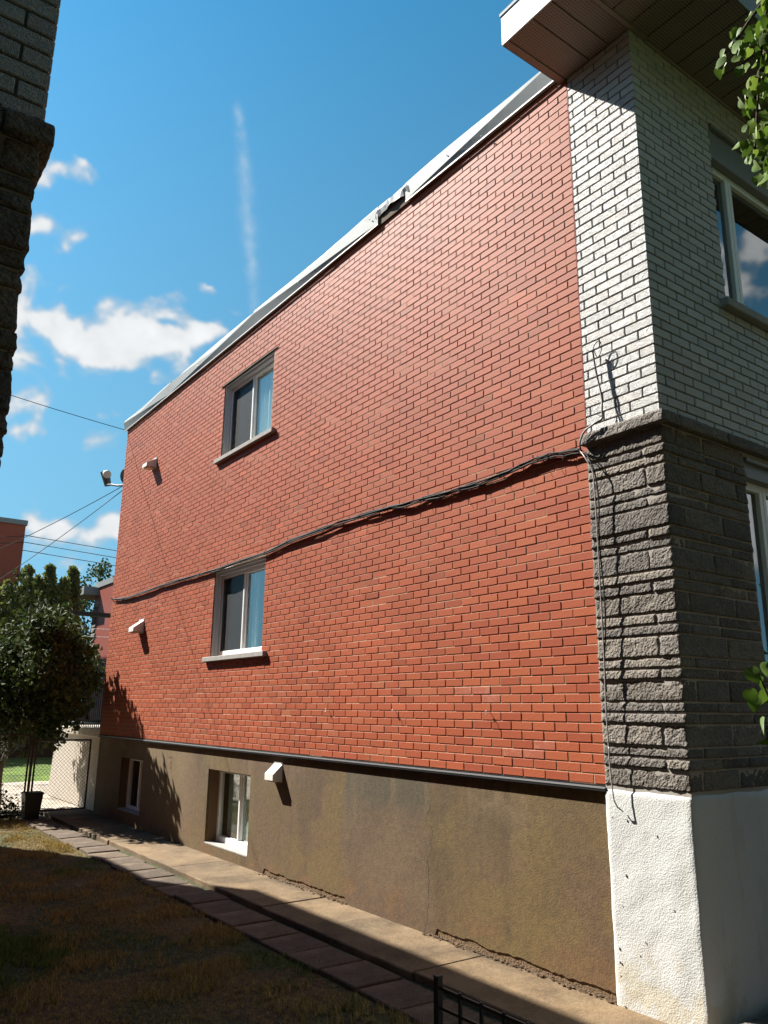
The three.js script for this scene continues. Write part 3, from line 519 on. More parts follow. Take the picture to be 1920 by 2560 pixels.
{
  let g = sideFrame('window', 5.27, -6.445, 'upper sliding window with pale curtain');
  slider(g, 1.51, 1.13, 0.10, { screen: true, mid: -0.02, curtain: [[0.0, 0.7, 0.095, 5, M.curtain, 3], [-0.72, -0.02, 0.3, 6, curtainGrey, 4]] }); sill(g, 1.51, 0.13, 0.055, 0.062, -0.001);
  mesh('lintel', chamfer(-0.86, 0.86, 1.13, 1.141, -0.1, 0.012, 0.003), M.flashing, g);
  g = sideFrame('window', 2.44, -6.405, 'lower sliding window with dark screen');
  slider(g, 1.49, 1.16, 0.10, { screen: true, bottom: 0.075, mid: -0.02, curtain: [[-0.74, 0.05, 0.32, 4, curtainGrey, 7], [0.08, 0.2, 0.12, 2, M.curtain, 8]] }); sill(g, 1.49, 0.14, 0.055, 0.062, -0.001);
  mesh('lintel', chamfer(-0.88, 0.88, 1.16, 1.172, -0.1, 0.016, 0.003), M.zinc, g);
  g = sideFrame('window', 0.11, -6.405, 'basement window set deep in the brown foundation', 0.018);
  slider(g, 1.19, 0.90, 0.15, { lining: false, bottom: 0.09, mid: 0.02, curtain: [[-0.52, 0.56, 0.14, 2, frosted, 9]] });
  mesh('sill', chamfer(-0.594, 0.594, 0.0, 0.02, -0.16, 0.006, 0.004), M.concreteGrey, g);
  g = sideFrame('window', 0.18, -9.92, 'basement window in the tree shade', 0.018);
  slider(g, 1.0, 0.80, 0.13, { lining: false, bottom: 0.06, mid: 0.02, curtain: [[-0.4, 0.4, 0.3, 3, curtainGrey, 10]] });
  mesh('sill', chamfer(-0.499, 0.499, 0.0, 0.02, -0.16, 0.006, 0.004), M.concreteGrey, g);
}
function casement(y0, h, label, head) {    // wide front window of casements, x from 1.03 to 3.2
  const g = group('window', house, label); g.position.set(1.03, y0, 0); const w = 2.17, rec = 0.085, fw = 0.05;
  const b = (x0, x1, y0, y1, z0, z1, m = M.vinyl, n = 'frame') => mesh(n, chamfer(x0, x1, y0, y1, z0, z1, 0.004), m, g);
  const hp = std({ color: rgb(0.20, 0.21, 0.215), roughness: 0.5 });
  b(0, w, h, h + head, -rec - 0.03, -0.02, hp, 'head_panel');
  b(0, w, h + head - 0.03, h + head, -0.02, 0.02, hp, 'head_panel');
  b(0, w, h - fw, h, -rec - 0.06, -rec); b(0, w, 0, fw, -rec - 0.06, -rec);
  const sashes = [[0.0, 0.36], [0.36, 1.75], [1.75, w]];
  for (const [p, q] of sashes) {
    b(p + 0.002, p + fw, fw, h - fw, -rec - 0.055, -rec + 0.008, M.vinyl, 'sash'); b(q - fw, q - 0.002, fw, h - fw, -rec - 0.055, -rec + 0.008, M.vinyl, 'sash'); b(p + fw, q - fw, h - fw - 0.02, h - fw, -rec - 0.055, -rec + 0.006, M.vinyl, 'sash'); b(p + fw, q - fw, fw, fw + 0.03, -rec - 0.055, -rec + 0.006, M.vinyl, 'sash');
    mesh('pane', span(p + fw, q - fw, fw + 0.03, h - fw - 0.02, -rec - 0.03, -rec - 0.027), M.glassDark, g);
  }
  mesh('curtain', sheetCurtain(w - 0.06, h - 0.1, 12, 0.015, 14).translate(w / 2, h / 2, -0.5), std({ color: rgb(0.30, 0.30, 0.31), roughness: 1, side: THREE.DoubleSide }), g);
  return g;
}
{
  let g = casement(4.93, 1.37, 'wide upper front window reflecting sky', 0.30); mesh('sill', chamfer(-0.1, 2.27, -0.075, -0.002, -0.1, 0.065, 0.006), M.concreteGrey, g);
  g = casement(2.02, 1.48, 'wide lower front window reflecting trees', 0.14); mesh('sill', chamfer(0.0, 2.17, -0.06, -0.002, -0.1, 0.075, 0.006), M.concreteGrey, g);
}
// ---------------------------------------------------------------- exhaust hoods, hooks
function hood(y, z, w, h, out, x, label) {
  const g = sideFrame('exhaust_hood', y, z, label, x), W = w / 2;
  mesh('wall_plate', chamfer(-W, W, 0, h, 0.001, 0.008, 0.002), M.ventWhite, g);
  const s = new THREE.Shape([[0.008, h - 0.03], [out, 0.085], [out, 0.026], [0.04, 0.026], [0.008, 0.02]].map((p) => new THREE.Vector2(...p))), e = new THREE.ExtrudeGeometry(s, { depth: w - 0.024, bevelEnabled: true, bevelSize: 0.003, bevelThickness: 0.003, bevelSegments: 1 });
  e.rotateY(-Math.PI / 2); e.translate(W - 0.012, 0, 0); mesh('cowl', boxUV(e), M.ventWhite, g);
  for (const sx of [-1, 1]) mesh('screw', new THREE.CylinderGeometry(0.006, 0.006, 0.006, 6).rotateX(Math.PI / 2).translate(sx * (W - 0.015), h - 0.015, 0.011), M.flashing, g);
  mesh('flap', chamfer(-W + 0.04, W - 0.04, 0.004, 0.022, 0.03, out - 0.025, 0.002), M.ventWhite, g);
}
hood(0.985, -5.155, 0.21, 0.215, 0.115, 0.016, 'white exhaust hood on the brown foundation');
hood(5.78, -9.985, 0.24, 0.21, 0.17, 0, 'weathered exhaust hood high on the brick');
hood(2.95, -9.955, 0.25, 0.235, 0.17, 0, 'white exhaust hood beside the lower window');
[-9.617, -8.445, -7.299, -4.126, -2.98, -1.741].forEach((z, i) => {
  const g = new THREE.TorusGeometry(0.011, 0.0026, 5, 10); g.rotateY(Math.PI / 2); g.translate(-0.03, 1.764, z);
  mesh('hook', merged([bar([0.0, 1.764, z + 0.012], [-0.045, 1.770, z + 0.012], 0.0028), g, bar([-0.045, 1.77, z + 0.012], [-0.05, 1.735, z + 0.02], 0.0022)]), M.zinc, house);
});

// ---------------------------------------------------------------- cables on the wall
{
  const bundle = [[3.671, -11.497], [3.622, -10.889], [3.621, -10.174], [3.639, -9.166], [3.639, -8.344], [3.628, -7.602], [3.618, -7.058], [3.635, -6.32], [3.64, -5.623], [3.683, -5.057], [3.701, -4.34], [3.713, -3.934], [3.706, -3.557], [3.699, -3.137], [3.678, -2.813], [3.673, -2.509], [3.658, -2.28], [3.658, -2.009], [3.654, -1.753], [3.661, -1.512], [3.684, -1.284], [3.698, -1.088], [3.698, -0.976], [3.672, -0.824], [3.655, -0.679]];
  const c = thing('cable_bundle', 'black bundle of cables strung along the red brick wall', 'cables'), r = rng(21);
  const ring = [[-0.02, 0.016], [-0.036, 0.004], [-0.022, -0.006], [-0.012, 0.001], [-0.03, -0.018]];
  ring.forEach(([dx, dy], k) => {
    const pts = []; for (let i = 0; i < bundle.length; i++) for (let s = 0; s < (i + 1 < bundle.length ? 2 : 1); s++) { const q = i + 1 < bundle.length ? bundle[i + 1] : bundle[i], y = mix(bundle[i][0], q[0], s / 2), z = mix(bundle[i][1], q[1], s / 2), j = i === 0 || i === bundle.length - 1 ? 0 : 1; pts.push([dx + (r() - 0.5) * 0.01 * j - 0.004, y + dy + (r() - 0.5) * 0.014 * j, z + k * 0.01 * (i === 0 ? 3 : 0)]); }
    mesh('strand', tube(pts, k === 3 ? 0.005 : 0.0076, 3, 6), k === 0 ? M.cableBrown : M.cable, c);
  });
  for (let i = 1; i < bundle.length - 1; i += 1) { const [y, z] = bundle[i]; const g = new THREE.TorusGeometry(0.021, 0.0028, 5, 12); g.scale(1, 1, 1); g.translate(-0.026, y, z); mesh('cable_tie', merged([g, bar([-0.04, y - 0.015, z], [-0.05 - 0.02 * r(), y - 0.04 - 0.02 * r(), z + 0.02 * (r() - 0.5)], 0.0018, 4)]), M.cable, c); }
  { const [y, z] = bundle[0]; mesh('strand', tube([[-0.03, y, z], [-0.05, y + 0.05, z - 0.08], [-0.03, y + 0.07, z - 0.16], [0.02, y + 0.02, z - 0.19], [0.2, y - 0.05, z - 0.2]], 0.007), M.cable, c); }
  // riser up the white pier
  const up = [[3.649, -0.666], [3.691, -0.626], [3.746, -0.6], [3.775, -0.569], [3.79, -0.52], [3.805, -0.476], [3.83, -0.434], [3.898, -0.432], [3.977, -0.437], [4.058, -0.446], [4.158, -0.461], [4.259, -0.476], [4.343, -0.485], [4.39, -0.489]];
  const u = thing('cable', 'dark cable climbing from the stone ledge up the white brick', 'cable', 'loose cables at the corner');
  const xo = (i) => (i < 1 ? -0.03 : i < 6 ? -0.085 : i < 8 ? -0.06 : -0.045);
  mesh('strand', tube(up.map(([y, z], i) => [xo(i), y, z]), 0.0058), M.cableGrey, u); mesh('strand', tube(up.map(([y, z], i) => [xo(i) - 0.008, y - 0.006, z + 0.011 - (i > 9 ? 0.006 : 0)]), 0.0055), M.cable, u);
  mesh('loop', tube([[4.387, -0.485], [4.426, -0.467], [4.44, -0.422], [4.382, -0.404], [4.334, -0.422], [4.317, -0.445], [4.369, -0.471]].map(([y, z]) => [-0.05, y, z]), 0.0032), M.cable, u);
  for (const [y, z] of [[3.85, -0.434], [4.38, -0.487]]) mesh('cable_tie', merged([new THREE.TorusGeometry(0.013, 0.0028, 5, 10).rotateX(Math.PI / 2).translate(-0.052, y, z), bar([-0.05, y, z - 0.012], [-0.06, y + 0.03, z - 0.05], 0.002, 4)]), M.cable, u);
  const down = [[3.655, -0.672], [3.578, -0.594], [3.507, -0.555], [3.452, -0.529], [3.34, -0.523], [3.177, -0.52], [3.031, -0.52], [2.831, -0.52], [2.578, -0.521], [2.33, -0.522], [2.115, -0.524], [1.904, -0.529], [1.748, -0.531], [1.594, -0.529], [1.418, -0.526], [1.282, -0.517], [1.209, -0.507], [1.169, -0.494], [1.151, -0.476]];
  const dn = thing('cable', 'thin cable hanging down beside the rough stone to a loose end', 'cable', 'loose cables at the corner');
  mesh('strand', tube(down.map(([y, z], i) => [i < 1 ? -0.03 : i > 16 ? -0.075 + 0.02 * (i - 16) : -0.078, y, z]), 0.0048), M.cableGrey, dn);
  mesh('strand', tube(down.slice(0, 12).map(([y, z], i) => [i < 1 ? -0.036 : -0.07, y, z + 0.016 + 0.008 * Math.sin(i * 1.7) - (i > 9 ? 0.012 : 0)]), 0.0052), M.cable, dn);
}
// ---------------------------------------------------------------- lamp and dish behind the house
{
  const l = thing('flood_lamp', 'outdoor flood lamp on a bent arm behind the red house', 'lamp');
  mesh('arm', tube([[0.2, 5.98, -11.66], [0.12, 6.02, -12.2], [0.1, 6.16, -12.75], [0.1, 6.22, -13.05]], 0.022), std({ color: rgb(0.06, 0.06, 0.065), roughness: 0.5, metalness: 0.4 }), l);
  const hd = new THREE.CylinderGeometry(0.1, 0.07, 0.3, 8); hd.rotateZ(0.3); hd.translate(0.1, 6.37, -13.12); mesh('head', hd, std({ color: rgb(0.09, 0.085, 0.085), roughness: 0.5, metalness: 0.3 }), l);
  const ls = new THREE.CylinderGeometry(0.075, 0.085, 0.1, 8); ls.rotateX(-1.1); ls.translate(0.06, 6.44, -13.0); mesh('lens', ls, std({ color: rgb(0.55, 0.52, 0.48), roughness: 0.3 }), l);
  const d = thing('satellite_dish', 'dark satellite dish on the rear wall seen edge-on', 'dish');
  const dg = new THREE.SphereGeometry(0.5, 20, 8, 0, Math.PI * 2, 0, 0.48); dg.rotateX(-Math.PI / 2 - 0.2); dg.translate(0.26, 6.24, -11.55); const dm = std({ color: rgb(0.06, 0.06, 0.06), roughness: 0.5, side: THREE.DoubleSide });
  mesh('reflector', dg, dm, d); mesh('mount', bar([0.26, 6.2, -11.66], [0.26, 6.24, -12.0], 0.02), dm, d);
}

// ---------------------------------------------------------------- the neighbouring house that shades the passage
{
  const NX = -4.06, NZ = 0.34, NB = -11.9, NH = 7.85;
  const n = thing('neighbour_house', 'shaded house across the passage with white brick over dark stone corner', 'house');
  mesh('wall', merged([span(-12, NX - 0.02, 0, NH, NB, NZ - 0.215), span(-12, -5.6, 1.2, NH, NZ - 0.21, NZ - 0.01)]), M.mortar, n);
  mesh('rear_wing', span(-12, NX - 0.005, 0, 6.5, NB - 1.6, NB - 0.003), std({ color: rgb(RED[0], RED[1], RED[2]), roughness: 0.8 }), n);
  mesh('parapet', merged([span(-12.03, NX + 0.03, NH + 0.001, NH + 0.05, NB - 0.03, NZ + 0.02)]), M.fascia, n);
  // its corner: white bricks above, stone below
  const wbs = group('white_brick_wall', n), r = rng(77), LEDGE = 3.762, WC = 0.0727;
  mesh('mortar_bed', span(-5.6, NX - 0.009, LEDGE, NH - 0.01, NZ - 0.2, NZ - 0.009), M.greyMortar, wbs);
  const rest = [];
  for (let k = 0; k < 56; k++) {
    const A = k % 2 === 0, y0 = LEDGE + k * WC + 0.0055, y1 = LEDGE + (k + 1) * WC - 0.0055, j = 0.0055; if (y1 > NH) continue;
    const put = (x0, x1, z0, z1) => { const g = chamfer(x0, x1, y0, y1, z0, z1, 0.003); if (k < 16 && x1 > -4.7) mesh('white_brick', g, M.whiteBrick[Math.floor(r() * 4)], wbs); else rest.push(tint(g, lum(WHITE, 0.9 + 0.14 * r()))); };
    put(NX - (A ? 0.216 : 0.104) + j, NX, NZ - (A ? 0.123 : 0.231) + j, NZ);
    for (let x = NX - (A ? 0.216 : 0.104); x > -5.5; x -= 0.2285) put(x - 0.2285 + j, x - j, NZ - 0.06, NZ);
    for (let z = NZ - (A ? 0.123 : 0.231); z > NZ - 0.6; z -= 0.2285) put(NX - 0.06, NX, Math.max(NZ - 0.62, z - 0.2285 + j), z - j);
  }
  const wm = mesh('white_brickwork', mergeGeometries(rest), M.whiteBrickVC, wbs); wm.userData.kind = 'stuff';
  buildStone(n, NX, NZ, -1, -0.62, 1.03, [], 1.5, 61, 0.002, 0.034);
  mesh('stone_backing', span(-5.6, NX - 0.016, 1.25, LEDGE - 0.001, NZ - 0.62, NZ - 0.012), M.stoneMortar, n);
  mesh('painted_foundation', chamfer(-12, NX + 0.03, -0.1, 1.28, NZ - 0.63, NZ + 0.03, 0.02), M.whiteStucco, n);
  const side = courses(NB, NZ - 0.63, H_RED, 98, COURSE, 0.0098, 0.2195, -0.9, []), sg = [];
  for (const b of side) sg.push(tint(chamfer(NX - 0.05, NX, b.y0, b.y1, b.a0, b.a1, 0.002), lum(RED, 0.88 + 0.24 * r())));
  const sm2 = mesh('brickwork', mergeGeometries(sg), M.redBrickVC, n); sm2.userData.kind = 'stuff';
  mesh('canopy', span(-12, NX + 0.62, 6.95, 7.2, NZ - 0.66, NZ + 0.62), M.fascia, n);
}

// ---------------------------------------------------------------- foliage builders
function leafCloud(places, size, seed, base, vary = 0.5) {   // places: [[x, y, z, nx, ny, nz]] ; two bent triangles a leaf
  const r = rng(seed), P = new Float32Array(places.length * 12 * 3), C = new Float32Array(places.length * 12 * 3); let k = 0;
  const q = new THREE.Quaternion(), v = new THREE.Vector3(), e = new THREE.Euler();
  for (const p of places) {
    e.set(r() * 6.28, r() * 6.28, r() * 6.28); q.setFromEuler(e); const s = size * (0.6 + 0.8 * r()), b = 0.25 * s;
    const pts = [[0, 0, 0], [0.42 * s, 0.5 * s, b], [0, 1.0 * s, 0], [-0.42 * s, 0.5 * s, b]].map((a) => v.set(...a).applyQuaternion(q).clone());
    const t = 1 - vary / 2 + vary * r(), y = r() * 0.25, c = [base[0] * t * (1 + y), base[1] * t, base[2] * t];
    for (const [a, bb, d] of [[0, 1, 2], [0, 2, 3]]) for (const i of [a, bb, d]) { P[k * 3] = p[0] + pts[i].x; P[k * 3 + 1] = p[1] + pts[i].y; P[k * 3 + 2] = p[2] + pts[i].z; C[k * 3] = c[0]; C[k * 3 + 1] = c[1]; C[k * 3 + 2] = c[2]; k++; }
  }
  const g = new THREE.BufferGeometry(); g.setAttribute('position', new THREE.BufferAttribute(P.slice(0, k * 3), 3)); g.setAttribute('color', new THREE.BufferAttribute(C.slice(0, k * 3), 3)); g.computeVertexNormals(); return g;
}
function clumps(list, perClump, seed) { const r = rng(seed), out = []; for (const [x, y, z, s] of list) for (let i = 0; i < perClump * s * s * 4; i++) { const u = r() * 2 - 1, a = r() * 6.283, q = Math.pow(r(), 0.45) * s, w = Math.sqrt(1 - u * u); out.push([x + q * w * Math.cos(a), y + q * u * 0.85, z + q * w * Math.sin(a)]); } return out; }
function crownCentres(c, rx, ry, rz, n, s0, s1, seed) { const r = rng(seed), o = []; while (o.length < n) { const x = r() * 2 - 1, y = r() * 2 - 1, z = r() * 2 - 1, d = x * x + y * y + z * z; if (d > 1 || d < 0.15) continue; o.push([c[0] + x * rx, c[1] + y * ry, c[2] + z * rz, mix(s0, s1, r())]); } return o; }
function limbs(parent, from, ends, r0, seed) { const r = rng(seed); for (const e of ends) { const m = [mix(from[0], e[0], 0.5) + (r() - 0.5) * 0.2, mix(from[1], e[1], 0.45) + 0.1, mix(from[2], e[2], 0.5) + (r() - 0.5) * 0.2]; mesh('limb', tube([from, m, e], r0 * 0.7, 4, 6), M.bark, parent); } }

// small leafy tree by the gate that throws the dappled shade
{
  const t = thing('leafy_tree', 'small dark leafy tree beside the chain-link gate', 'tree');
  mesh('trunk', tube([[-1.06, -0.1, -13.85], [-1.12, 0.6, -13.8], [-1.0, 1.3, -13.7], [-1.2, 2.2, -13.65]], 0.05, 5, 8), M.bark, t);
  const cs = crownCentres([-0.85, 2.4, -12.5], 0.98, 1.05, 2.0, 120, 0.16, 0.38, 8).concat(crownCentres([-1.35, 1.4, -13.0], 0.95, 0.6, 0.9, 52, 0.18, 0.32, 19), crownCentres([-0.85, 2.55, -12.6], 1.3, 1.5, 2.2, 70, 0.05, 0.13, 20).filter((c) => Math.hypot((c[0] + 0.85) / 1.3, (c[1] - 2.55) / 1.5, (c[2] + 12.6) / 2.2) > 0.78));
  cs.push([-1.25, 4.2, -13.5, 0.2], [-1.15, 4.45, -13.5, 0.13], [-1.05, 3.95, -13.5, 0.25], [0.2, 2.45, -13.4, 0.2], [0.42, 2.25, -13.4, 0.16], [0.25, 2.3, -13.3, 0.22], [-0.3, 1.85, -13.3, 0.28], [-2.2, 3.0, -14.2, 0.3], [-2.0, 2.0, -14.2, 0.3], [-1.4, 3.9, -13.6, 0.22], [-1.7, 3.5, -13.8, 0.25], [-0.55, 3.95, -12.6, 0.22], [-0.2, 3.5, -12.9, 0.2], [0.35, 3.0, -13.8, 0.16], [0.5, 2.75, -13.8, 0.14], [0.3, 2.7, -13.6, 0.22], [-0.1, 2.95, -13.6, 0.25], [0.1, 2.25, -13.0, 0.25], [-0.6, 1.6, -13.1, 0.3], [-1.0, 1.5, -13.2, 0.3]);
  cs.push(...crownCentres([-1.25, 2.7, -11.25], 0.45, 0.75, 1.1, 62, 0.14, 0.3, 28), ...crownCentres([-0.75, 2.5, -12.3], 0.6, 0.75, 0.9, 50, 0.16, 0.3, 29));
  for (let i = cs.length - 1; i >= 0; i--) { const dz = 2.957 - cs[i][2], u = (cs[i][0] + 4.47) / dz, v = (cs[i][1] + cs[i][3] * 0.8 - 1.779) / dz; if (v > 0.166 - 1.05 * (u - 0.2)) cs.splice(i, 1); }   // the crown slopes down towards the house
  for (let i = cs.length - 1; i >= 0; i--) if (cs[i][0] + cs[i][3] > -0.08 && cs[i][2] + cs[i][3] > -11.8) cs.splice(i, 1);
  limbs(t, [-1.15, 1.9, -13.7], cs.slice(0, 14).map((c) => c.slice(0, 3)), 0.03, 4);
  mesh('crown', leafCloud(clumps(cs, 215, 9), 0.1, 10, [0.055, 0.088, 0.022], 0.9), leafVC(0.2), t);
}
// row of slender evergreens beyond the rear lawn
{
  const r = rng(40);
  [[0.2, 6.2], [0.9, 6.6], [1.5, 6.3], [2.1, 6.9], [2.6, 6.6], [3.0, 7.1], [3.5, 6.6], [3.95, 7.15]].forEach(([x, h], i) => {
    const z = -29.6 + (r() - 0.5) * 0.8, t = thing('evergreen', 'slender dark evergreen in the row beyond the lawn', 'tree', 'row of evergreens beyond the rear lawn');
    mesh('trunk', bar([x, -0.1, z], [x, h - 0.3, z], 0.07, 6, 0.015), M.bark, t);
    const pl = []; for (let k = 0; k < 4200; k++) { const y = Math.pow(r(), 0.85) * h, f = 1 - y / h, bump = 0.5 + 0.95 * noise3(Math.cos(k) * 3 + i * 9, y * 3.4, Math.sin(k) * 3), q = (0.03 + 0.95 * Math.pow(f, 0.75)) * bump * Math.pow(r(), 0.35), a = r() * 6.283; pl.push([x + q * Math.cos(a), y, z + q * Math.sin(a)]); }
    mesh('crown', leafCloud(pl, 0.2, 50 + i, [0.13, 0.17, 0.04], 0.8), leafVC(0.45), t);
  });
  for (const [x, z, h, w, s] of [[-1.5, -30, 6.2, 2.2, 3], [7.2, -38, 9.4, 1.8, 4], [3, -36, 7.5, 2.2, 5], [9.5, -40, 8.2, 2.4, 6]]) {
    const t = thing('broadleaf_tree', ['tall leafy tree beyond the rear fence', 'tall leafy tree rising behind the far red house', 'leafy tree just behind the evergreen row', 'large leafy tree past the far red house'][s - 3], 'tree');
    mesh('trunk', bar([x, -0.1, z], [x, h * 0.6, z], 0.16, 7, 0.08), M.bark, t);
    const cs = crownCentres([x, h * 0.58, z], w, h * 0.4, w * 0.8, 44, 0.4, 0.75, s); limbs(t, [x, h * 0.45, z], cs.slice(0, 5).map((c) => c.slice(0, 3)), 0.06, s);
    mesh('crown', leafCloud(clumps(cs, 70, s), 0.17, s + 9, [0.055, 0.09, 0.025]), leafVC(0.25), t);
  }
}
// ---------------------------------------------------------------- buildings behind
{
  const b = thing('rear_brick_house', 'sunlit pinkish red brick house with grey canopy beyond the lawn', 'house');
  const w = std({ color: rgb(0.36, 0.10, 0.07), map: T.grain, roughness: 0.42 });
  mesh('wall', span(5.9, 13, 0, 6.95, -33.4, -21), w, b);
  mesh('roof_edge', merged([span(5.84, 13.05, 6.95, 7.2, -33.45, -20.95)]), M.fascia, b);
  mesh('canopy', span(5.25, 13, 6.62, 6.98, -34.7, -33.0), M.fascia, b); mesh('soffit', span(5.26, 13, 6.6, 6.618, -34.69, -33.01), M.soffitPlain, b);
  const q = rng(3); for (let k = 0; k < 28; k++) mesh('quoin_stone', rockGeo(5.86, 6.3, 0.1 + k * 0.22, 0.1 + k * 0.22 + 0.2, -33.42 - 0.02 * q(), -33.0 + 0.15 * (k % 2), k, 0.02, 0.12), M.stone[k % 4], b);
  mesh('chair_rail', span(5.82, 5.9, 2.9, 2.96, -33, -21), M.concreteGrey, b);
  const d = thing('dark_brick_building', 'dark shaded red brick building behind the leafy tree', 'building');
  mesh('wall', span(-12, 2.97, 0, 9.82, -46, -35.2), std({ color: rgb(0.42, 0.105, 0.055), map: T.grain, roughness: 0.8 }), d);
  mesh('roof_edge', span(-12.1, 3.03, 9.82, 10.04, -46.1, -35.12), M.fascia, d);
  // boundary fence of dark boards
  const f = thing('board_fence', 'dark brown board fence along the far side of the lawn', 'fence'), fm = std({ color: rgb(0.045, 0.026, 0.02), roughness: 0.9 });
  for (let k = 0; k < 34; k++) mesh('board', chamfer(0.62 + k * 0.15, 0.62 + k * 0.15 + 0.142, -0.05, 1.25 + 0.02 * (k % 3), -28.32, -28.3, 0.003), fm, f);
  for (const y of [0.35, 0.95]) mesh('rail', span(0.6, 5.75, y, y + 0.06, -28.299, -28.25), std({ color: rgb(0.16, 0.13, 0.11), roughness: 0.8 }), f);
  // wires
  const wire = (label, p0, p1, sag, rad, cat = 'wire') => { const pts = []; for (let i = 0; i <= 8; i++) { const s = i / 8; pts.push([mix(p0[0], p1[0], s), mix(p0[1], p1[1], s) - sag * 4 * s * (1 - s), mix(p0[2], p1[2], s)]); } const m = mesh('overhead_wire', tube(pts, rad, 2, 5), M.cable, scene); tag(m, label, cat, 'overhead wires'); return m; };
  const wl = ['topmost of three wires from the dark brick building', 'middle of three wires from the dark brick building', 'lowest of three wires from the dark brick building'];
  [[9.35, 8.15], [9.03, 7.85], [8.65, 7.52]].forEach(([y, y2], i) => { wire(wl[i], [2.96, y, -35.15], [7.6, y2 - 0.4, -28.5], 0.0, 0.017); });
  wire('wire rising to the dark brick building past its roof corner', [-4, 7.4, -28], [2.96, 9.3, -35.15], 0.1, 0.013); wire('lower wire running to the corner of the dark brick building', [-4, 7.1, -28], [2.96, 9.0, -35.15], 0.1, 0.013);
  wire('service wire from the red house wall down behind the tree', [0.35, 6.15, -11.67], [-2.2, 4.9, -20], 0.15, 0.008); wire('second service wire leaving the red house beside the first', [0.4, 6.2, -11.67], [-1.0, 4.6, -21], 0.1, 0.008);
  wire('single thin wire sloping from high left to the red house', [-6.5, 8.4, -13.0], [0.5, 6.95, -11.67], 0.12, 0.007);
  // beam and washing lines behind the house
  const bm = thing('steel_beam', 'black steel beam standing out behind the red house wall', 'beam'); bm.userData.kind = 'thing'; mesh('girder', chamfer(-0.6, 1.5, 3.77, 3.87, -15.56, -15.46, 0.006), M.cable, bm); mesh('post', bar([1.46, 0, -15.5], [1.46, 3.78, -15.5], 0.04), M.cable, bm);
  const lineMat = std({ color: rgb(0.62, 0.62, 0.6), roughness: 0.6 });
  [['upper white washing line below the steel beam', 3.51], ['lower white washing line below the steel beam', 3.33]].forEach(([l, y]) => { const m = mesh('washing_line', tube([[-4.5, y - 0.02, -15.6], [-1.5, y - 0.05, -15.55], [1.46, y, -15.5]], 0.006, 3, 5), lineMat, scene); tag(m, l, 'line', 'washing lines'); });
  // rear porch of the red house
  const p = thing('rear_porch', 'pale concrete porch block with flat cap behind the red house', 'porch');
  const pm = std({ color: rgb(0.60, 0.52, 0.42), map: T.grain, roughness: 0.9, bumpMap: T.fineStucco, bumpScale: 0.004 });
  const ps = new THREE.Shape([[-11.75, 0], [-15.0, 0], [-15.0, 1.24], [-11.75, 1.24]].map((q) => new THREE.Vector2(...q))), pg = new THREE.ExtrudeGeometry(ps, { depth: 2.3, bevelEnabled: false }); pg.rotateY(-Math.PI / 2); pg.translate(2.42, 0, 0);
  { const a = pg.attributes.position; for (let i = 0; i < a.count; i++) if (a.getY(i) < 0.1 && a.getX(i) < 0.5) a.setX(i, a.getX(i) - 0.05); }
  mesh('block', boxUV(pg), pm, p); mesh('cap', chamfer(0.05, 2.5, 1.245, 1.39, -15.08, -11.75, 0.012), pm, p);
  const rl = thing('iron_railing', 'black iron railing standing on the porch', 'railing');
  for (let k = 0; k < 26; k++) mesh('baluster', bar([0.22, 1.39, -14.9 + k * 0.12], [0.22, 2.25, -14.9 + k * 0.12], 0.009, 5), M.blackMetal, rl);
  for (const y of [1.47, 2.25]) mesh('rail', bar([0.22, y, -14.95], [0.22, y, -11.75], 0.014, 6), M.blackMetal, rl);
  const ch = thing('red_chair', 'red slatted chair behind the iron railing', 'chair'), rm = std({ color: rgb(0.5, 0.03, 0.03), roughness: 0.45 });
  for (let k = 0; k < 6; k++) mesh('back_slat', chamfer(0.5, 0.52, 1.8, 2.35, -12.95 + k * 0.085, -12.95 + k * 0.085 + 0.06, 0.004), rm, ch);
  mesh('seat', chamfer(0.5, 0.98, 1.79, 1.82, -12.96, -12.44, 0.006), rm, ch); for (const [x, z] of [[0.52, -12.93], [0.95, -12.93], [0.52, -12.47], [0.95, -12.47]]) mesh('leg', bar([x, 1.39, z], [x, 1.79, z], 0.018), rm, ch);
}
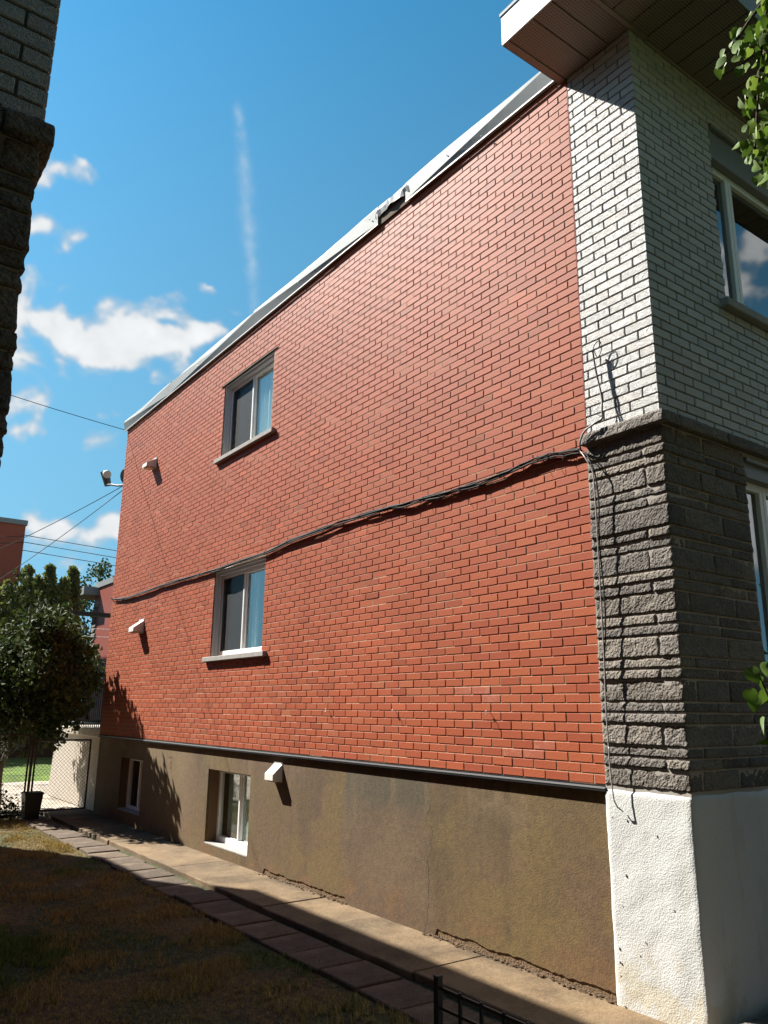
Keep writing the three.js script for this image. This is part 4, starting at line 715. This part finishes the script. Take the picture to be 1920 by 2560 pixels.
// ---------------------------------------------------------------- chain-link gate, pots
{
  const zg = -11.92, steel = std({ color: rgb(0.10, 0.075, 0.065), roughness: 0.55, metalness: 0.4 });
  function leaf(name, label, cat, x0, x1, y1, round) {
    const g = thing(name, label, cat), y0 = 0.05, R = 0.1, pts = [];
    mesh('frame_tube', bar([x0, y0, zg], [x0, round ? y1 - R : y1, zg], 0.017, 8), steel, g); mesh('frame_tube', bar([x1, y0, zg], [x1, round ? y1 - R : y1, zg], 0.017, 8), steel, g); mesh('frame_tube', bar([x0, y0, zg], [x1, y0, zg], 0.015, 8), steel, g);
    mesh('frame_tube', round ? tube([[x0, y1 - R, zg], [x0 + 0.03, y1 - 0.03, zg], [x0 + R, y1, zg], [(x0 + x1) / 2, y1, zg], [x1 - R, y1, zg], [x1 - 0.03, y1 - 0.03, zg], [x1, y1 - R, zg]], 0.015, 6) : bar([x0, y1, zg], [x1, y1, zg], 0.015, 8), steel, g);
    const w = x1 - x0, h = y1 - y0, S = 0.062, wires = [];
    for (let k = -Math.ceil(h / S); k * S < w; k++) for (const d of [1, -1]) { let u0 = k * S, v0 = 0, u1 = u0 + h, v1 = h; if (u0 < 0) { v0 = -u0; u0 = 0; } if (u1 > w) { v1 -= u1 - w; u1 = w; } if (v1 - v0 > 0.01) { const A = d > 0 ? [x0 + u0, y0 + v0, zg] : [x1 - u0, y0 + v0, zg + 0.003], B = d > 0 ? [x0 + u1, y0 + v1, zg] : [x1 - u1, y0 + v1, zg + 0.003]; wires.push(bar(A, B, 0.0022, 4)); } }
    const m = mesh('wire_mesh', merged(wires), steel, g); m.userData.kind = 'stuff'; return g;
  }
  leaf('chain_link_gate', 'chain-link gate leaf closing the passage beside the house', 'gate', -0.97, -0.06, 1.2, false);
  leaf('chain_link_fence', 'round-cornered chain-link panel left of the gate post', 'fence', -2.3, -1.08, 1.3, true);
  const po = thing('gate_post', 'dark steel post between the chain-link panels', 'post'); mesh('tube', bar([-1.025, -0.1, zg], [-1.025, 1.31, zg], 0.024, 8), steel, po); mesh('cap', new THREE.SphereGeometry(0.028, 8, 6).translate(-1.025, 1.31, zg), steel, po);
  const pot = thing('planter_pot', 'black square planter pot at the foot of the gate post', 'pot');
  const pg = new THREE.CylinderGeometry(0.2, 0.155, 0.38, 4, 1); pg.rotateY(Math.PI / 4); pg.translate(-1.02, 0.17, -11.62); mesh('body', boxUV(pg), M.blackMetal, pot); mesh('rim', chamfer(-1.17, -0.87, 0.36, 0.39, -11.77, -11.47, 0.005), M.blackMetal, pot);
  const sh = thing('low_bush', 'low dark bush left of the planter pot', 'bush');
  const cs = crownCentres([-1.75, 0.22, -11.6], 0.5, 0.25, 0.35, 16, 0.14, 0.22, 5); mesh('stem', bar([-1.75, -0.05, -11.6], [-1.75, 0.3, -11.6], 0.02), M.bark, sh); mesh('foliage', leafCloud(clumps(cs, 500, 6), 0.05, 7, [0.05, 0.07, 0.02]), leafVC(0.2), sh);
}
// ---------------------------------------------------------------- low black fence in the foreground
{
  const f = thing('garden_fence', 'low black metal picket fence starting at a square post beside the pavers', 'fence'), x = -1.22;
  mesh('post', chamfer(x - 0.02, x + 0.02, -0.1, 0.28, -0.95, -0.91, 0.003), M.blackMetal, f); mesh('post_cap', chamfer(x - 0.023, x + 0.023, 0.28, 0.292, -0.953, -0.907, 0.004), M.blackMetal, f);
  for (const [y, h] of [[0.222, 0.016], [0.122, 0.016], [-0.02, 0.016]]) mesh('rail', span(x - 0.008, x + 0.008, y, y + h, -0.91, 2.3), M.blackMetal, f);
  for (let k = 0; k < 17; k++) mesh('picket', chamfer(x - 0.0095, x + 0.0095, -0.08, 0.248, -0.74 + k * 0.172 - 0.0095, -0.74 + k * 0.172 + 0.0095, 0.003), M.blackMetal, f);
}
// ---------------------------------------------------------------- front garden: tree with hanging branch, shrub, blades, edging
const leafShape = (() => {                  // heart-shaped leaf, 1 long, folded along its rib, tip at -y
  const o = [[0, 0.0], [0.28, 0.1], [0.46, -0.08], [0.47, -0.32], [0.34, -0.6], [0.14, -0.84], [0, -1.02]], P = [], z = (x, y) => 0.22 * Math.abs(x) - 0.12 * y * y + 0.03 * Math.sin(y * 9 + x * 7);
  const rib = o.map(([, y]) => [0, y]);
  for (const s of [1, -1]) for (let i = 0; i + 1 < o.length; i++) {
    const a = [s * o[i][0], o[i][1]], b = [s * o[i + 1][0], o[i + 1][1]], c = rib[i + 1], d = rib[i];
    const T3 = (p, q, r) => (s > 0 ? [p, q, r] : [p, r, q]).forEach(([x, y]) => P.push(x, y, z(x, y)));
    T3(a, c, b); T3(a, d, c);
  }
  const g = new THREE.BufferGeometry(); g.setAttribute('position', new THREE.Float32BufferAttribute(P, 3)); const m = mergeVertices(g, 1e-4); m.computeVertexNormals(); return m;
})();
{
  const t = thing('front_garden_tree', 'tree with hanging sunlit heart-shaped leaves before the front wall', 'tree'), r = rng(66);
  mesh('trunk', tube([[0.6, -0.1, 4.6], [0.55, 1.4, 4.55], [0.35, 3.0, 4.3], [0.1, 4.6, 3.9], [-0.1, 5.8, 3.6]], 0.085, 6, 9), M.bark, t);
  const L1 = [[0.2, 4.1, 4.05], [-0.5, 5.0, 3.1], [-1.1, 5.2, 2.45], [-1.55, 5.0, 2.05], [-1.72, 4.55, 1.85], [-1.8, 4.1, 1.72]], L2 = [[-1.1, 5.2, 2.45], [-1.5, 4.9, 2.0], [-1.78, 4.52, 1.8], [-1.88, 4.35, 1.74], [-1.92, 4.27, 1.71]], L3 = [[-1.55, 5.0, 2.05], [-1.75, 4.9, 1.9], [-1.88, 4.75, 1.82]];
  mesh('limb', tube(L1, 0.016, 6, 6), M.bark, t); mesh('limb', tube(L2, 0.007, 6, 5), M.bark, t); mesh('limb', tube(L3, 0.006, 6, 5), M.bark, t);
  const mats = [leafMat(0.13, 0.23, 0.025, 0.45), leafMat(0.10, 0.18, 0.02, 0.4), leafMat(0.19, 0.27, 0.04, 0.5), leafMat(0.07, 0.13, 0.018, 0.35)];
  const put = (x, y, z, s) => { const m = mesh('leaf', leafShape, mats[Math.floor(r() * 4)], t); m.position.set(x, y, z); m.rotation.set((r() - 0.35) * 1.3, r() * 6.28, (r() - 0.5) * 1.1); m.scale.setScalar(s); };
  const along = (path, n, spread, drop, from) => { const c = new THREE.CatmullRomCurve3(path.map((p) => new THREE.Vector3(...p))); for (let i = 0; i < n; i++) { const p = c.getPoint(mix(from, 1, r())); put(p.x + (r() - 0.5) * spread, p.y + (r() - 0.5) * spread - drop * r(), p.z + (r() - 0.5) * spread, 0.03 + 0.024 * r()); } };
  const L4 = [[-1.55, 5.0, 2.05], [-1.66, 4.5, 1.86], [-1.7, 4.1, 1.76], [-1.76, 3.85, 1.7]]; mesh('limb', tube(L4, 0.006, 6, 5), M.bark, t);
  along(L1, 95, 0.17, 0.12, 0.6); along(L2, 30, 0.12, 0.08, 0.5); along(L3, 34, 0.15, 0.06, 0.35); along(L4, 90, 0.15, 0.1, 0.25); { const L5 = [[-1.66, 4.85, 1.98], [-1.84, 4.45, 1.84], [-1.86, 4.15, 1.78], [-1.83, 3.86, 1.71]]; mesh('limb', tube(L5, 0.005, 6, 5), M.bark, t); along(L5, 75, 0.12, 0.08, 0.1); }
  const cs = crownCentres([1.6, 6.4, 6.2], 4.4, 3.2, 3.4, 175, 0.5, 0.85, 12).concat(crownCentres([-3.4, 6.7, 4.5], 3.1, 1.5, 2.5, 105, 0.5, 0.8, 32)); limbs(t, [0.2, 4.4, 4.0], cs.slice(0, 7).map((c) => c.slice(0, 3)), 0.035, 5);
  mesh('crown', leafCloud(clumps(cs, 170, 13), 0.16, 14, [0.09, 0.15, 0.025]), leafVC(0.25), t);

  const s = thing('broad_leaved_shrub', 'shaded broad-leaved shrub before the lower front window', 'shrub'), q = rng(71), dark = [mats[1], mats[0]];
  for (let k = 0; k < 7; k++) { const a = q() * 6.28, e = [0.62 + 0.32 * Math.cos(a), 1.5 + 0.4 * q(), 0.45 + 0.16 * Math.sin(a)]; mesh('stem', tube([[0.62, -0.05, 0.5], [mix(0.62, e[0], 0.6), 0.9, mix(0.6, e[2], 0.5)], e], 0.008, 5, 5), M.bark, s); for (let i = 0; i < 14; i++) { const m = mesh('leaf', leafShape, dark[i % 2], s), h = 0.35 + 0.65 * q(); m.position.set(mix(0.62, e[0], h) + (q() - 0.5) * 0.2, e[1] * h + (q() - 0.5) * 0.15, mix(0.6, e[2], h) + (q() - 0.5) * 0.2); m.rotation.set((q() - 0.3) * 1.6, q() * 6.28, (q() - 0.5)); m.scale.setScalar(0.06 + 0.04 * q()); } }
  for (const [x, y, z, sc] of [[-0.2, 2.02, 0.5, 0.13], [-0.08, 1.98, 0.5, 0.12], [-0.26, 1.9, 0.52, 0.13], [-0.12, 1.86, 0.46, 0.12], [0.02, 1.9, 0.48, 0.14], [-0.02, 2.06, 0.5, 0.11], [0.05, 1.76, 0.5, 0.14], [-0.1, 1.75, 0.5, 0.13]]) { const m = mesh('leaf', leafShape, dark[0], s); m.position.set(x, y, z); m.rotation.set((q() - 0.3) * 1.4, q() * 6.28, (q() - 0.5) * 1.2); m.position.x += 0.12; m.scale.setScalar(sc * 0.72); }
  mesh('stem', tube([[0.5, -0.05, 0.55], [0.4, 1.0, 0.55], [0.2, 1.7, 0.5], [0.0, 2.0, 0.5]], 0.007, 5, 5), M.bark, s);

  for (const [x, z, h, i] of [[1.9, 0.85, 1.0, 0], [3.2, 0.8, 1.15, 1], [4.6, 0.85, 1.05, 2]]) {
    const g = thing('rounded_bush', 'rounded dark bush in the planting bed before the front wall', 'bush', 'bushes in the front planting bed'); mesh('stem', bar([x, -0.06, z], [x, h * 0.6, z], 0.03), M.bark, g);
    mesh('foliage', leafCloud(clumps(crownCentres([x, h * 0.52, z], 0.62, h * 0.45, 0.42, 26, 0.16, 0.28, 200 + i), 300, 210 + i), 0.06, 220 + i, [0.04, 0.065, 0.022]), leafVC(0.2), g);
  }
  const b = thing('grass_clump', 'dark arching grass blades at the foot of the white corner', 'plant'), q2 = rng(72), gm = leafMat(0.03, 0.05, 0.02, 0.2);
  for (let k = 0; k < 26; k++) { const a = q2() * 6.28, l = 0.25 + 0.3 * q2(), x = 0.75 + 0.15 * q2(), z = 0.4 + 0.2 * q2(); const g = new THREE.PlaneGeometry(0.012, l, 1, 5), p = g.attributes.position; for (let i = 0; i < p.count; i++) { const f = p.getY(i) / l + 0.5; p.setXYZ(i, p.getX(i) * (1 - f * 0.9), f * l * (1 - 0.4 * f), l * 0.75 * f * f); } g.rotateY(a); g.translate(x, -0.04, z); g.computeVertexNormals(); mesh('blade', g, gm, b); }
  const e = thing('edging_stones', 'row of tan edging stones at the front corner', 'stones'); for (let k = 0; k < 6; k++) mesh('stone', rockGeo(-0.25 + k * 0.24, -0.03 + k * 0.24, -0.08, 0.09 + 0.02 * (k % 2), 0.16 + 0.01 * k, 0.28 + 0.01 * k, k, 0.012, 0.03), M.stone[k % 4], e);
}
// tree in the neighbour's front garden, behind the viewpoint: it keeps both fronts in deep shade
{
  const t = thing('shade_tree', 'dense tree in the front garden of the neighbouring house', 'tree');
  mesh('trunk', tube([[-7.2, -0.1, 8.2], [-7.1, 2, 8.1], [-6.9, 4.2, 8.0]], 0.15, 6, 9), M.bark, t);
  const cs = crownCentres([-6.6, 6.2, 7.9], 4.0, 2.8, 3.2, 130, 0.5, 0.85, 15); limbs(t, [-6.9, 3.8, 8.0], cs.slice(0, 7).map((c) => c.slice(0, 3)), 0.06, 5);
  mesh('crown', leafCloud(clumps(cs, 170, 16), 0.16, 17, [0.08, 0.13, 0.025]), leafVC(0.22), t);
}
{
  const t = thing('lilac_bush', 'tall dense bush hiding the front of the neighbouring house', 'bush');
  for (let k = 0; k < 5; k++) mesh('stem', tube([[-6.3 + 0.1 * k, -0.1, 2.3], [-6.5 + 0.25 * k, 1.4, 2.2 + 0.1 * (k % 2)], [-6.9 + 0.45 * k, 3.0, 2.1]], 0.035, 5, 6), M.bark, t);
  const cs = crownCentres([-6.3, 3.6, 2.2], 1.75, 2.3, 1.3, 110, 0.35, 0.55, 25);
  mesh('foliage', leafCloud(clumps(cs, 260, 26), 0.12, 27, [0.05, 0.085, 0.022]), leafVC(0.2), t);
}
// trees and houses across the street, which the front windows mirror and which close off the low sky
{
  const r = rng(91);
  [[-9, 20, 8.5], [-4.5, 23, 6.5], [0.5, 22, 7.0], [5, 23, 6.2], [9.5, 22, 6.8], [14, 21, 7.4], [18.5, 19, 7.0], [23, 16, 8.0], [26, 11, 7.6]].forEach(([x, z, h], i) => {
    const t = thing('street_tree', 'rounded leafy tree across the street from the front garden', 'tree', 'trees across the street');
    mesh('trunk', bar([x, -0.1, z], [x, h * 0.55, z], 0.18, 7, 0.09), M.bark, t);
    const cs = crownCentres([x, h * 0.6, z], 2.4, h * 0.4, 2.2, 40, 0.5, 0.9, 100 + i);
    mesh('crown', leafCloud(clumps(cs, 42, 110 + i), 0.22, 120 + i, [0.085, 0.11, 0.025]), leafVC(0.3), t);
  });
  const h = thing('street_house', 'long row of brick houses across the street', 'houses'); mesh('wall', span(-16, 34, 0, 6.8, 27, 35), std({ color: rgb(0.25, 0.14, 0.10), roughness: 0.9 }), h); mesh('roof', span(-16.3, 34.3, 6.8, 7.1, 26.7, 35.3), M.fascia, h);
}
// ---------------------------------------------------------------- litter at the wall foot and grass
{
  const r = rng(33), gs = []; for (let k = 0; k < 420; k++) { const z = r() < 0.7 ? -0.55 - 2.0 * r() : -3.7 - 1.7 * r(), s = 0.004 + 0.012 * r() * r(), g = new THREE.IcosahedronGeometry(s, 0); g.scale(1, 0.5, 1 + r()); g.rotateY(r() * 6); g.translate(0.012 - 0.06 * r() * r(), 0.004 + s * 0.3, z); gs.push(g); }
  const m = mesh('wall_foot_litter', merged(gs), std({ color: rgb(0.09, 0.055, 0.03), roughness: 1 }), scene); tag(m, 'crumbs and dry litter along the foot of the wall', 'litter', null, 'stuff');
  // grass tufts: thin bent blades
  const bl = []; for (let k = 0; k < 7; k++) { const a = r() * 6.28, l = 0.02 + 0.028 * r(), w = 0.0022, lean = 0.012 + 0.02 * r(), c = Math.cos(a), s = Math.sin(a), ox = (r() - 0.5) * 0.03, oz = (r() - 0.5) * 0.03; bl.push(ox - s * w, 0, oz + c * w, ox + s * w, 0, oz - c * w, ox + c * lean, l, oz + s * lean); }
  const tg = new THREE.BufferGeometry(); tg.setAttribute('position', new THREE.Float32BufferAttribute(bl, 3)); tg.computeVertexNormals();
  const spots = []; while (spots.length < 56000) { const x = -1.06 - Math.pow(r(), 1.1) * 3.3, z = 1.4 - r() * 13.3, edge = -1.15 + 0.16 * (fbm3(z * 2.6, 0, 1, 3) - 0.5); if (x > edge && r() > 0.06) continue; if (fbm3(x * 2.2, 5, z * 2.2, 3) < 0.40 && r() < 0.75) continue; spots.push([x, z]); }
  const im = new THREE.InstancedMesh(tg, std({ color: rgb(1, 1, 1), roughness: 0.9, side: THREE.DoubleSide }), spots.length), mtx = new THREE.Matrix4(), q = new THREE.Quaternion(), up = new THREE.Vector3(0, 1, 0), col = new THREE.Color();
  spots.forEach(([x, z], i) => { q.setFromAxisAngle(up, r() * 6.28); const cl = fbm3(x * 3.1 + 2, 1, z * 3.1, 3), s = (0.45 + 0.6 * r()) * (0.6 + 0.9 * sstep(0.42, 0.66, cl)); mtx.compose(new THREE.Vector3(x, -0.058, z), q, new THREE.Vector3(s, s, s)); im.setMatrixAt(i, mtx); const g = sstep(0.50, 0.60, fbm3(x * 0.9 + 4, 0, z * 0.7, 4) + (r() - 0.5) * 0.12 - 0.05 * sstep(-1.9, -1.2, x) + 0.06 * sstep(-2.2, -3.4, x)), k = 0.55 + 0.9 * r(); col.setRGB(mix(0.38, 0.11, g) * k, mix(0.295, 0.18, g) * k, mix(0.10, 0.032, g) * k); im.setColorAt(i, col); });
  im.name = 'dry_grass'; im.castShadow = im.receiveShadow = true; scene.add(im); tag(im, 'patchy dry lawn in the shaded passage', 'grass', null, 'stuff');
}
scene.traverse((o) => { if (o.isMesh) { o.castShadow = true; o.receiveShadow = true; } });
renderer.render(scene, camera);
